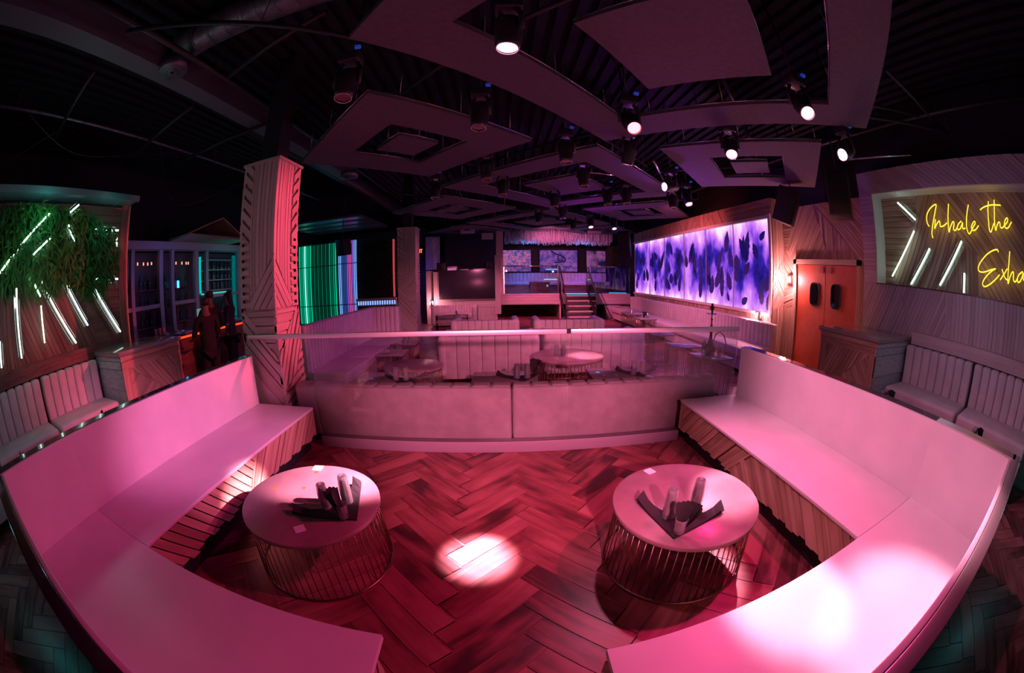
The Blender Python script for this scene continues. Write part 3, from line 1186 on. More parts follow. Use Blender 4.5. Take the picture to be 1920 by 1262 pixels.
def napkin_bunch(x, y, z, rz, label, group='napkin and straw bunches standing in glasses', wide=1.0):
    e = empty('napkin_bunch', (x, y, z), label, 'napkins', group)
    m = MB()
    M = Matrix.Translation((x, y, z)) @ Matrix.Rotation(rz, 4, 'Z')
    # upright cocktail napkins with a pinked edge, fanned
    for q, (tilt, yaw, dx) in enumerate(((0.38, 0.0, 0.0), (0.2, 0.5, -0.012), (0.5, -0.4, 0.01))):
        Q = M @ Matrix.Translation((dx, 0, 0.016)) @ Matrix.Rotation(yaw, 4, 'Z') @ Matrix.Rotation(tilt, 4, 'Y')
        n = 9
        w0, w1, H = 0.018, 0.048 * wide, 0.165
        vs, fs = [], []
        for i in range(n + 1):
            t = -1 + 2 * i / n
            tooth = 0.007 if i % 2 else 0
            bx = 0.008 * (1 - t * t)
            for th in (0, 0.003):
                vs += [Q @ Vector((bx + th, t * w0, 0)), Q @ Vector((bx + th, t * w1, H - tooth - abs(t) * 0.02))]
        for i in range(n):
            a, b = i * 4, (i + 1) * 4
            fs += [(a, a + 1, b + 1, b), (a + 2, b + 2, b + 3, a + 3), (a + 1, a + 3, b + 3, b + 1)]
        m.add(vs, fs)
    m.build('napkin', M_NAPKIN, e)
    m = MB()
    for q in range(7):
        a = rz - 0.5 + q * 0.14
        t = 0.055 + 0.01 * (q % 3)
        m.tube([(x, y, z + 0.02), (x + t * cos(a) * 1.3, y + t * sin(a) * 1.3, z + 0.145 + 0.01 * (q % 2))], 0.003, 6)
    m.build('straw', mat('black_straw', (0.02, 0.018, 0.02), 0.2), e)
    return e


def card(u, v, rz, size, label):
    p = at(u, v, 'z', TH)
    m = MB()
    M = Matrix.Translation((p[0], p[1], TH)) @ Matrix.Rotation(rz, 4, 'Z')
    s = size / 2
    m.box(-s, s, -s, s, 0.0005, 0.0022, M)
    o = m.build('table_card', M_CARD)
    tag(o, label, 'card', 'small square cards on the booth tables')
    m = MB()
    for a, b, c, d in ((-s, s, -s, -s + 0.004), (-s, s, s - 0.004, s), (-s, -s + 0.004, -s, s), (s - 0.004, s, -s, s)):
        m.box(a, b, c, d, 0.0022, 0.0027, M)
    m.build('printed_border', mat('card_border', (0.95, 0.95, 0.95), 0.5), o)


def spills(pts, label):
    for (u, v, r) in pts:
        p = at(u, v, 'z', TH)
        m = MB()
        n = 12
        rr = [r * (0.8 + 0.4 * rnd.random()) for _ in range(n)]
        m.prism([(p[0] + rr[k] * cos(2 * pi * k / n), p[1] + rr[k] * sin(2 * pi * k / n)) for k in range(n)], TH + 0.0003, TH + 0.001)
        o = m.build('spill', M_STAIN)
        tag(o, label, 'stain', 'amber spots on the booth tables')


nz_ = TH + 0.012
pL = at(664, 978, 'z', TH)
napkin_fan(-0.77, 1.48, TH, R(146 - 90), 'black folded napkin under the glass stacks on the booth table by the lit bench front')
napkin_fan(0.79, 1.25, TH, R(60 - 90), 'black folded napkin with curled tips on the table with the white-hot light pool')
for (u, v, n, tx, g) in ((612, 950, 4, 'at the bench side of the shaded booth table', 'stacked tumblers on the shaded booth table'),
                         (652, 940, 5, 'behind the napkin bunch, shaded booth table', 'stacked tumblers on the shaded booth table'),
                         (1252, 968, 5, 'away from the pool on the light-pool table', 'stacked tumblers on the light-pool table'),
                         (1303, 948, 5, 'next to the pool on the light-pool table', 'stacked tumblers on the light-pool table')):
    p = at(u, v, 'z', nz_)
    glass_stack(p[0], p[1], nz_, n, tx, g)
for (u, v, rz, tx) in ((645, 970, 2.9, 'shaded booth table'), (1272, 998, 0.3, 'light-pool table')):
    p = at(u, v, 'z', nz_)
    tumbler(p[0], p[1], nz_, f'clear tumbler holding black napkins at the front of the {tx}', 'napkin holder tumblers')
    napkin_bunch(p[0], p[1], nz_, rz, f'black pinked napkins and straws in the tumbler on the {tx}')
card(562, 992, 0.75, 0.062, 'small square card near the front edge of the shaded booth table')
card(596, 878, 0.1, 0.07, 'small white card glaring in the light at the back of the shaded booth table')
card(1218, 884, 0.35, 0.062, 'small square card on the light-pool table near its back edge')
spills([(593, 886, 0.014), (516, 916, 0.014), (570, 915, 0.012)], 'small amber spot on the stone top of the shaded booth table')
spills([(1306, 903, 0.014)], 'small amber spot on the stone top of the light-pool table')

# ------------------------------------------------------------------ glass railing across the far side of the booth
RYY = 3.2
e = empty('glass_railing', (-0.1, RYY, 0), 'waist-high glass railing with a brushed steel top rail across the booth', 'railing')
m = MB()
m.rbox(-1.86, 1.78, 3.19, 3.28, 0.0, 0.115, 0.006, 2)
m.build('base_plinth', mat('painted_plinth', (0.3, 0.24, 0.3), 0.5), e)
XG = at(1066, 616, 'y', RYY)[0]
for a, b in ((-2.66, XG - 0.018), (XG + 0.018, 2.42)):
    m = MB()
    m.rbox(a, b, RYY - 0.022, RYY + 0.022, 1.12, 1.165, 0.004, 1)
    m.build('top_rail', mat('satin_steel_rail', (0.8, 0.78, 0.8), 0.42, 0.6), e)
m = MB()
m.box(XG - 0.018, XG + 0.018, RYY - 0.017, RYY + 0.017, 1.124, 1.162)
m.build('rail_joint', M_BLACK, e)
for a, b in ((-1.85, XG - 0.003), (XG + 0.003, 2.41)):
    m = MB()
    m.box(a, b, RYY - 0.005, RYY + 0.005, 0.115, 1.12)
    m.build('pane', M_PANE, e)

# ------------------------------------------------------------------ channelled upholstery helpers
def channel_back(mb, x0, x1, y0, y1, z0, z1, n, r=0.03, M=None):
    """row of vertical padded channels between x0 and x1"""
    w = (x1 - x0) / n
    for k in range(n):
        mb.rbox(x0 + k * w + 0.001, x0 + (k + 1) * w - 0.001, y0, y1, z0, z1, min(r, w * 0.3), 3, M)
    return mb


# padded partitions directly behind the glass
for (a, b, lab, n) in ((-2.2, 0.085, 'low padded white partition behind the glass, end by the pine column', 12),
                       (0.095, 2.29, 'low padded white partition behind the glass, end by the walkway gap', 12)):
    e = empty('padded_partition', ((a + b) / 2, 3.42, 0), lab, 'partition', 'padded partitions behind the glass railing')
    m = MB()
    m.rbox(a, b, 3.35, 3.5, 0.05, 0.6, 0.035, 4)
    m.build('upholstered_panel', M_VELVET, e)
    m = MB()
    w = (b - a) / n
    for k in range(n):
        m.rbox(a + k * w + 0.004, a + (k + 1) * w - 0.004, 3.375, 3.53, 0.5, 0.612, 0.03, 3)
    m.build('channelled_top', M_VELVET, e)
    m = MB()
    m.box(a + 0.03, b - 0.03, 3.38, 3.5, 0, 0.055)
    m.build('base', M_BLACK, e)


# ------------------------------------------------------------------ slatted pine columns
def column(name, x0, y0, label, w=0.49, h=2.98):
    m = MB()
    c = 0.03
    core = MB()
    m.box(x0 + c, x0 + w - c, y0 + c, y0 + w - c, 0, h)
    F1 = frame((x0, y0 + c, 0), (1, 0, 0), (0, 0, 1))           # faces -y
    zf = [
        ([(0.0, 2.22), (0.14, 2.12), (0.14, h), (0.0, h)], -42, 0.1, 0.036, 0.035),
        ([(0.0, 1.42), (0.14, 1.42), (0.14, 2.12), (0.0, 2.22)], 0, 0.085, 0.036, 0.035),
        ([(0.14, 1.5), (0.33, 1.76), (w, 1.98), (w, h), (0.14, h)], 90, 0.055, 0.026, 0.009),
        ([(0.14, 1.42), (w, 1.42), (w, 1.98), (0.33, 1.76), (0.14, 1.5)], 52, 0.075, 0.028, 0.012),
        ([(0.06, 1.40), (w, 1.40), (w, 0.98), (0.36, 1.02)], 0, 0.09, 0.026, 0.016),
        ([(0.0, 1.44), (0.06, 1.40), (0.36, 1.02), (w, 0.86), (w, 0.50), (0.0, 0.98)], -46, 0.085, 0.034, 0.016),
        ([(0.0, 0.98), (w, 0.5), (w, 0.0), (0.0, 0.0)], -46, 0.3, 0.016)]
    mir = [([(w - p[0], p[1]) for p in q_[0]], 180 - q_[1]) + tuple(q_[2:]) for q_ in zf]
    mir[5] = ([(w, 1.44), (w - 0.06, 1.40), (w - 0.42, 1.02), (0, 0.9), (0, 0.56), (w - 0.2, 0.7), (w, 0.98)], 62, 0.075, 0.034, 0.018)
    mir[6] = ([(w, 0.98), (w - 0.2, 0.7), (0, 0.5), (0, 0), (w, 0)], 16, 0.085, 0.036, 0.03)
    slats(m, F1, zf, jit=0.004)
    slats(m, frame((x0 + w - c, y0, 0), (0, 1, 0), (0, 0, 1)), mir, jit=0.004)       # faces +x
    slats(m, frame((x0 + c, y0 + w, 0), (0, -1, 0), (0, 0, 1)), mir, jit=0.004)      # faces -x
    slats(m, frame((x0 + w, y0 + w - c, 0), (-1, 0, 0), (0, 0, 1)), zf, jit=0.004)   # faces +y
    m.box(x0 - 0.02, x0 + w + 0.02, y0 - 0.02, y0 + w + 0.02, h, h + 0.03)
    o = m.build(name, M_PINE_PALE)
    o['label'] = label
    return struct(o)


column('column', -2.745, 3.22, 'square pine-slatted column beside the booth')
column('column', -2.69, 9.6, 'slimmer-looking pine-slatted column by the dark leaf wall')
# steel stub of the columns to the deck
for (x, y) in ((-2.5, 3.46), (-2.45, 9.84)):
    m = MB()
    m.box(x - 0.12, x + 0.12, y - 0.12, y + 0.12, 3.01, ZC)
    struct(m.build('column', M_BLACK))


# ------------------------------------------------------------------ club sofas in the middle of the room
def club_sofa(loc, w, d, h, label, rz=0.0, back_h=None, group='pale channelled club sofas', n=10):
    """back at local y=0 facing -y, seat towards +y; rolled curved arms"""
    e = empty('club_sofa', (0, 0, 0), label, 'sofa', group)
    bh = h
    m = MB()
    channel_back(m, -w / 2 + 0.1, w / 2 - 0.1, 0.0, 0.16, 0.06, bh, n, 0.016)
    m.build('channelled_back', M_VELVET, e)
    for s in (-1, 1):
        m = MB()
        a, b = sorted((s * w / 2, s * (w / 2 - 0.17)))
        m.rbox(a, b, -0.01, d, 0.06, bh + 0.02, 0.075, 4)
        m.build('arm', M_VELVET, e)
    m = MB()
    for k in range(2):
        a = -w / 2 + 0.17 + k * (w - 0.34) / 2
        m.rbox(a + 0.003, a + (w - 0.34) / 2 - 0.003, 0.16, d - 0.02, 0.28, 0.44, 0.04, 3)
    m.build('seat_cushion', M_VELVET, e)
    m = MB()
    m.box(-w / 2 + 0.05, w / 2 - 0.05, 0.03, d - 0.05, 0.05, 0.29)
    m.build('base', M_VELVET, e)
    for (x, y) in ((-w / 2 + 0.1, 0.07), (w / 2 - 0.1, 0.07), (-w / 2 + 0.1, d - 0.1), (w / 2 - 0.1, d - 0.1)):
        MB().box(x - 0.03, x + 0.03, y - 0.03, y + 0.03, 0, 0.06).build('foot', M_BLACK, e)
    e.location = loc
    e.rotation_euler = (0, 0, rz)
    return e


club_sofa((-0.20, 5.62, 0), 1.58, 0.8, 0.72, 'pale channelled sofa back beside the lit pink round table, column side', 0.0, n=7)
club_sofa((1.55, 5.86, 0), 1.74, 0.8, 0.70, 'wide pale channelled sofa with a table shadow across its back', 0.0, n=9)
club_sofa((-0.33, 7.55, 0), 1.42, 0.8, 0.74, 'purple-lit sofa top just over the steel rail, on the side of the DJ booth', 0.0, n=9)
club_sofa((1.40, 7.45, 0), 1.5, 0.8, 0.74, 'purple-lit sofa top just over the steel rail, in front of the stage steps', 0.0, n=9)
club_sofa((-1.55, 12.98, 0), 1.55, 0.75, 0.68, 'pink-lit sofa facing the room below the black DJ screen', pi, n=14)

cage_table((0.95, 5.2, 0), 0.52, 0.5, 'round wire cage table lit bright pink in front of the wide sofa')
cage_table((-1.22, 4.92, 0), 0.42, 0.45, 'round red-lit table between the banquette and the sofa backs')
for (u, v, n, tx) in ((1043, 668, 5, 'on the lit round table, shaded one'), (1056, 668, 5, 'on the lit round table, nearer its middle')):
    p = at(u, v, 'z', 0.5)
    glass_stack(p[0], p[1] - 0.0, 0.5, n, tx, 'stacked tumblers on the lit round table')


def cube_table(x0, x1, y0, y1, h, label, group='square cage tables'):
    e = empty('square_table', ((x0 + x1) / 2, (y0 + y1) / 2, 0), label, 'table', group)
    MB().rbox(x0, x1, y0, y1, h - 0.025, h, 0.004, 1).build('tabletop', M_TOP, e)
    m = MB()
    i = 0.02
    per = [(x0 + i, y0 + i), (x1 - i, y0 + i), (x1 - i, y1 - i), (x0 + i, y1 - i)]
    for k in range(4):
        a, b = per[k], per[(k + 1) % 4]
        L = math.hypot(b[0] - a[0], b[1] - a[1])
        n = max(4, int(L / 0.035))
        for j in range(n):
            t = j / n
            px, py = a[0] + (b[0] - a[0]) * t, a[1] + (b[1] - a[1]) * t
            m.tube([(px, py, 0.012), (px, py, h - 0.026)], 0.004, 4)
    m.build('wire_cage', M_BRONZE, e)
    m = MB()
    m.tube([(p[0], p[1], 0.009) for p in per], 0.009, 6, True)
    m.build('base_frame', M_BRONZE, e)
    return e


# tables right behind the padded partitions
cube_table(-1.62, -0.98, 3.62, 4.15, 0.55, 'low square table behind the partition near the column')
cube_table(-0.32, 0.38, 3.62, 4.15, 0.55, 'low square table with napkin and two glass stacks behind the partition joint')
cube_table(0.98, 1.66, 3.62, 4.2, 0.55, 'low square table behind the partition near the walkway gap')
for (u, v, n, rz, tx) in (((752, 712, 4, 0.0, 'behind the partition near the column')), ((978, 708, 4, 0.5, 'behind the partition joint')), ((1198, 700, 4, -0.3, 'behind the partition by the walkway gap'))):
    p = at(u, v, 'z', 0.56)
    if n:
        y_ = min(p[1], 4.02)
        x_ = p[0]
        x_ = max(-1.5, min(1.5, x_))
        napkin_fan(x_ + 0.02, y_ - 0.13, 0.55, rz * 0.3, 'black folded napkin on the low table ' + tx)
        for q, dx in enumerate((-0.05, 0.06)):
            glass_stack(x_ + dx, y_ - 0.02 + 0.01 * q, 0.562, n, tx + (', column side' if q == 0 else ', doors side'), 'stacked tumblers behind the partitions')
napkin_bunch(at(990, 706, 'z', 0.56)[0] + 0.06, 3.96, 0.562, 0.4, 'black napkin bunch standing behind the partition joint')

# tables with dark tops between the sofas
cube_table(-0.9, 0.25, 6.72, 7.12, 0.5, 'long dark table between the two rows of sofas, DJ booth side')
cube_table(0.95, 1.9, 6.75, 7.15, 0.5, 'long dark table between the two rows of sofas, stage side')
cube_table(-2.0, -1.0, 11.2, 11.6, 0.5, 'thin-framed table with bottles before the sofa under the DJ screen')
cube_table(1.3, 2.1, 9.4, 9.8, 0.45, 'table with tumblers and black napkin in front of the stage steps')
for (x, y, z_, tx) in ((-0.6, 6.9, 0.5, 'on the long dark table, DJ booth side'), (-1.35, 11.35, 0.5, 'on the thin-framed table'), (1.62, 9.55, 0.45, 'in front of the stage steps'),
                       (1.74, 9.6, 0.45, 'beside the napkin before the stage steps')):
    glass_stack(x, y, z_, 3, tx, 'stacked tumblers on the far tables')
napkin_fan(1.75, 9.42, 0.45, 0.2, 'black folded napkin on the table before the stage steps')


# ------------------------------------------------------------------ side wall bench on the feather wall, and the left banquette
def banquette(name, x_back, x_front, y0, y1, top, seat, label, faces, group, nch, mat_=None):
    """long wall bench along y; faces=+1 seat towards +x, -1 towards -x"""
    mm = mat_ or M_LEATHER
    e = empty(name, ((x_back + x_front) / 2, (y0 + y1) / 2, 0), label, 'bench', group)
    m = MB()
    w = (y1 - y0) / nch
    a, b = sorted((x_back, x_back + faces * 0.16))
    for k in range(nch):
        m.rbox(a, b, y0 + k * w + 0.001, y0 + (k + 1) * w - 0.001, seat - 0.1, top, min(0.03, w * 0.3), 3)
    m.build('channelled_back', mm, e)
    m = MB()
    a, b = sorted((x_back + faces * 0.14, x_front))
    k = max(1, round((y1 - y0) / 1.15))
    w = (y1 - y0) / k
    for i in range(k):
        m.rbox(a, b, y0 + i * w + 0.004, y0 + (i + 1) * w - 0.004, seat - 0.16, seat, 0.035, 3)
    m.build('seat_cushion', mm, e)
    m = MB()
    a, b = sorted((x_back, x_front - faces * 0.05))
    m.box(a, b, y0 + 0.01, y1 - 0.01, 0.08, seat - 0.15)
    m.build('base', mm, e)
    m = MB()
    a, b = sorted((x_back, x_front - faces * 0.12))
    m.box(a, b, y0 + 0.03, y1 - 0.03, 0, 0.08)
    m.build('toe_kick', M_BLACK, e)
    return e


banquette('wall_banquette', 5.06, 4.15, 5.35, 13.6, 0.9, 0.47, 'long channelled bench below the backlit feather panels', -1, 'wall banquettes', 58)
banquette('wall_banquette', -2.83, -2.05, 4.5, 7.5, 1.08, 0.45, 'purple-lit channelled banquette running back from the big pine column', 1, 'wall banquettes', 30)
# end return of the left banquette, facing the room
m = MB()
channel_back(m, -2.83, -2.12, 7.52, 7.7, 0.05, 1.08, 7, 0.03)
m.box(-2.81, -2.14, 7.55, 7.68, 0.0, 0.06)
tag(m.build('banquette_end', M_LEATHER), 'high padded banquette end in front of the dark leaf wall', 'bench')
for i, (x0, x1, y0, y1, tx) in enumerate(((-1.95, -1.5, 5.4, 5.85, 'dark cube table by the column end of the purple-lit banquette'), (-1.95, -1.5, 6.25, 6.7, 'dark cube table by the corner of the purple-lit banquette'))):
    cube_table(x0, x1, y0, y1, 0.5, tx)
    glass_stack((x0 + x1) / 2, (y0 + y1) / 2, 0.5, 3, 'on the ' + ('column-end' if i == 0 else 'corner') + ' banquette table', 'stacked tumblers by the left banquette')
    glass_stack((x0 + x1) / 2 + 0.09, (y0 + y1) / 2, 0.5, 3, 'twin on the ' + ('column-end' if i == 0 else 'corner') + ' banquette table', 'stacked tumblers by the left banquette')
# right-hand cube tables
for (x0, x1, y0, y1, tx) in ((2.62, 3.1, 4.15, 4.65, 'square wire table under the hookah'), (2.62, 3.12, 5.0, 5.5, 'square wire table behind the hookah table'),
                             (2.75, 3.2, 6.25, 6.7, 'square wire table with a napkin holder by the long bench'), (3.5, 4.0, 10.0, 10.5, 'square wire table at the stage end of the long bench'),
                             (3.45, 3.9, 8.7, 9.15, 'square wire table halfway along the long bench')):
    cube_table(x0, x1, y0, y1, 0.6, tx)
for (x, y, tx) in ((3.0, 4.4, 'beside the hookah'), (2.95, 6.45, 'by the long bench'), (3.7, 8.9, 'halfway along the long bench'), (3.72, 10.2, 'at the stage end of the long bench')):
    glass_stack(x, y, 0.6, 3, tx, 'stacked tumblers on the bench tables')
napkin_bunch(2.72, 4.3, 0.6, 0.2, 'black napkin bunch beside the hookah base')
napkin_bunch(3.62, 8.95, 0.6, 0.2, 'black napkin bunch on the table halfway along the bench')

# hookah
hx, hy = at(1335, 664, 'z', 0.6)[0] + 0.02, at(1335, 664, 'z', 0.6)[1] + 0.1
e = empty('hookah', (hx, hy, 0.6), 'tall hookah with clay bowl, tray and white hose behind the railing', 'hookah')
MB().lathe([(0.001, 0.0), (0.075, 0.0), (0.085, 0.03), (0.08, 0.09), (0.045, 0.14), (0.028, 0.19), (0.03, 0.23), (0.001, 0.235)], (hx, hy, 0.6), 24).build('glass_base', mat('smoked_glass_vase', (0.03, 0.02, 0.03), 0.08, coat=1), e)
MB().lathe([(0.001, 0.23), (0.026, 0.235), (0.018, 0.27), (0.028, 0.3), (0.013, 0.33), (0.013, 0.37), (0.022, 0.385), (0.012, 0.41), (0.012, 0.46), (0.024, 0.475), (0.01, 0.5), (0.01, 0.55), (0.001, 0.55)], (hx, hy, 0.6), 20).build('stem', mat('antique_brass', (0.45, 0.28, 0.14), 0.3, 1.0), e)
MB().lathe([(0.001, 0.548), (0.075, 0.552), (0.08, 0.562), (0.074, 0.56), (0.001, 0.556)], (hx, hy, 0.6), 28).build('ash_tray', M_CHROME, e)
MB().lathe([(0.001, 0.56), (0.014, 0.56), (0.016, 0.6), (0.034, 0.63), (0.034, 0.655), (0.022, 0.66), (0.016, 0.7), (0.001, 0.705)], (hx, hy, 0.6), 20).build('bowl', mat('red_clay', (0.35, 0.12, 0.08), 0.6), e)
pts = [at(u, v, 'y', hy) for u, v in ((1337, 640), (1342, 627), (1350, 622), (1358, 630), (1361, 645), (1358, 662))]
m = MB()
m.tube([(p[0] + 0.0, hy, p[2]) for p in pts], 0.009, 8)
m.build('hose', mat('white_hose', (0.8, 0.78, 0.76), 0.4), e)
# water bottle
e = empty('water_bottle', (hx - 0.12, hy - 0.02, 0.6), 'small clear water bottle with a blue label by the hookah', 'bottle')
MB().lathe([(0.001, 0), (0.03, 0), (0.032, 0.01), (0.032, 0.12), (0.02, 0.15), (0.012, 0.165), (0.012, 0.175), (0.001, 0.176)], (hx - 0.12, hy - 0.02, 0.6), 18).build('bottle_body', M_ACRYL, e)
MB().lathe([(0.033, 0.06), (0.033, 0.115)], (hx - 0.12, hy - 0.02, 0.6), 18).build('paper_label', mat('blue_label', (0.1, 0.2, 0.7), 0.5), e)
MB().lathe([(0.001, 0.174), (0.014, 0.174), (0.014, 0.19), (0.001, 0.191)], (hx - 0.12, hy - 0.02, 0.6), 14).build('cap', M_CARD, e)


# ------------------------------------------------------------------ both side bays: pedestal, sofas, tables
def pedestal(s):
    """s=-1 left, +1 right"""
    x0, x1 = (-5.2, -4.15) if s < 0 else (4.02, 5.19)
    y0, y1 = (2.22, 3.32) if s < 0 else (2.28, 3.3)
    h = 1.16
    e = empty('pedestal', ((x0 + x1) / 2, (y0 + y1) / 2, 0),
              'slatted host pedestal with polished top at the end of the bar' if s < 0 else 'slatted host pedestal with polished top before the red-brown doors', 'pedestal', 'host pedestals')
    MB().rbox(x0 - 0.03, x1 + (0.03 if s < 0 else 0), y0 - 0.03, y1 + 0.03, h - 0.05, h, 0.004, 1).build('countertop', M_TOP, e)
    m = MB()
    m.box(x0 + 0.02, x1 - 0.02, y0 + 0.02, y1 - 0.02, 0, h - 0.05)
    m.build('carcass', M_BRICK, e)
    m = MB()
    if s < 0:
        F = frame((x1 - 0.02, y0, 0), (0, 1, 0), (0, 0, 1))
    else:
        F = frame((x0 + 0.02, y1, 0), (0, -1, 0), (0, 0, 1))
    L = y1 - y0
    z = [([(0, h - 0.2), (L, h - 0.2), (L, h - 0.05), (0, h - 0.05)], 0, 0.15, 0.02),
         ([(0, 0), (0.12, 0), (0.12, h - 0.2), (0, h - 0.2)], 90, 0.12, 0.02), ([(L - 0.12, 0), (L, 0), (L, h - 0.2), (L - 0.12, h - 0.2)], 90, 0.12, 0.02)]
    if s < 0:
        z += [([(0.12, h - 0.2), (L - 0.12, h - 0.2), (L - 0.12, 0.45)], -48, 0.055, 0.012), ([(0.12, h - 0.2), (L - 0.12, 0.45), (L - 0.12, 0), (0.12, 0)], 35, 0.055, 0.008)]
    else:
        z += [([(0.12, h - 0.2), (L - 0.12, h - 0.2), (0.12, 0.4)], 60, 0.055, 0.012), ([(L - 0.12, h - 0.2), (0.12, 0.4), (0.12, 0), (L - 0.12, 0)], -52, 0.055, 0.01)]
    slats(m, F, z)
    m.build('slatted_panel', M_PINE, e)
    m = MB()
    F = frame((x0, y0 + 0.02, 0), (1, 0, 0), (0, 0, 1))
    W = x1 - x0
    slats(m, F, [([(0, h - 0.2), (W, h - 0.2), (W, h - 0.05), (0, h - 0.05)], 0, 0.15, 0.02), ([(0, 0), (W, 0), (W, h - 0.2), (0, h - 0.2)], 0, 0.24, 0.01)])
    m.build('side_panel', M_BRICK, e)


pedestal(-1)
pedestal(1)


def bay_sofa(s, y0, y1, label):
    xw = s * 5.12
    e = empty('booth_sofa', (s * 4.8, (y0 + y1) / 2, 0), label, 'sofa', 'channelled sofas in the side bays')
    n = max(4, round((y1 - y0) / 0.145))
    w = (y1 - y0 - 0.02) / n
    m = MB()
    a, b = sorted((xw - s * 0.03, xw - s * 0.22))
    for k in range(n):
        m.rbox(a, b, y0 + 0.01 + k * w + 0.001, y0 + 0.01 + (k + 1) * w - 0.001, 0.52, 1.08, 0.035, 3)
    m.build('channelled_back', M_LEATHER, e)
    m = MB()
    a, b = sorted((xw - s * 0.2, xw - s * 0.78))
    m.rbox(a, b, y0 + 0.006, y1 - 0.006, 0.46, 0.62, 0.045, 4)
    m.build('seat_cushion', M_LEATHER, e)
    m = MB()
    a, b = sorted((xw - s * 0.03, xw - s * 0.74))
    m.rbox(a, b, y0 + 0.01, y1 - 0.01, 0.12, 0.47, 0.02, 2)
    m.build('base', M_LEATHER, e)
    for yy in (y0 + 0.1, y1 - 0.1):
        a, b = sorted((xw - s * 0.7, xw - s * 0.63))
        MB().box(a, b, yy - 0.035, yy + 0.035, 0, 0.12).build('leg', M_CARD, e)


bay_sofa(-1, 1.12, 2.18, 'grey channelled sofa against the pedestal at the end of the bar')
bay_sofa(-1, 0.02, 1.1, 'grey channelled sofa one along from the bar pedestal, under the hanging greenery')
bay_sofa(-1, -1.1, 0.0, 'grey channelled sofa at the frame edge under the greenery wall')
bay_sofa(1, 1.02, 2.24, 'violet-grey channelled sofa against the pedestal under the yellow neon')
bay_sofa(1, -0.2, 1.0, 'violet-grey channelled sofa at the frame edge under the yellow neon')
# boxed ledges above the sofas
for s in (-1, 1):
    m = MB()
    a, b = sorted((s * 5.2, s * 5.02))
    m.box(a, b, Y0, 2.2, 1.09, 1.24)
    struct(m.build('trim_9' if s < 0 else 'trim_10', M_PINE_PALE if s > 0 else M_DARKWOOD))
for (x, y, s, tx) in ((-3.8, 1.73, -1, 'next to the bar pedestal sofa'), (-3.8, 0.45, -1, 'by the frame-edge greenery sofa'), (3.8, 1.95, 1, 'next to the neon-wall pedestal sofa'), (3.8, 0.6, 1, 'by the frame-edge neon sofa')):
    cube_table(x - 0.24, x + 0.24, y - 0.24, y + 0.24, 0.55, 'square wire table ' + tx + ', mostly hidden')
    glass_stack(x - s * 0.05, y - 0.02, 0.55, 4, tx, 'stacked tumblers in the side bays')
    glass_stack(x - s * 0.05 + 0.09, y - 0.02, 0.55, 4, tx + ', twin stack', 'stacked tumblers in the side bays')
    tumbler(x + s * 0.02, y - 0.13, 0.55, 'clear tumbler holding black napkins ' + tx, 'napkin holder tumblers')
    napkin_bunch(x + s * 0.02, y - 0.13, 0.55, 1.0, 'black napkin bunch ' + tx)


# ------------------------------------------------------------------ LED sticks and yellow neon writing
def led_tube(u0, v0, u1, v1, ax, val, s, label, group, box=True, r=0.011, wid=0.06):
    a, b = at(u0, v0, ax, val), at(u1, v1, ax, val)
    mid = (a + b) / 2
    d = (b - a).normalized()
    m = MB()
    m.tube([a, b], r, 8)
    if not box:
        return tag(m.build('led_tube', M_WHITELED), label, 'led light', group)
    e = empty('led_tube', mid, label, 'led light', group)
    m.build('light_strip', M_WHITELED, e)
    if box:
        n = Vector((-s, 0, 0))
        side = d.cross(n).normalized()
        m = MB()
        for q in (-wid, wid):
            p0, p1 = a + side * q - n * 0.0, b + side * q
            m.tube([p0 + Vector((s * 0.03, 0, 0)), p1 + Vector((s * 0.03, 0, 0))], 0.004, 4)
        c = [a + side * wid, a - side * wid, b - side * wid, b + side * wid]
        off = Vector((s * 0.03, 0, 0))
        vs = [p + off for p in c] + [p + off * 1.12 for p in c]
        m.add(vs, [(0, 1, 2, 3), (7, 6, 5, 4), (0, 4, 5, 1), (1, 5, 6, 2), (2, 6, 7, 3), (3, 7, 4, 0)])
        m.build('acrylic_holder', M_ACRYL, e)
    return e


for (a, b, c, d, bx, tx) in ((1683, 380, 1716, 412, True, 'short slanting white LED stick in the upper corner of the neon recess'),
                             (1714, 433, 1673, 518, False, 'long white LED stick touching the pale edge of the neon recess'),
                             (1743, 466, 1708, 533, True, 'white LED stick second from the pale edge, under the word start'),
                             (1803, 452, 1762, 535, True, 'long white LED stick in a wide clear holder, middle of the neon recess'),
                             (1808, 512, 1807, 549, True, 'short upright white LED stick at the foot of the neon recess')):
    led_tube(a, b, c, d, 'x', 5.44, 1, tx, 'white LED sticks in the neon recess', bx, 0.013)

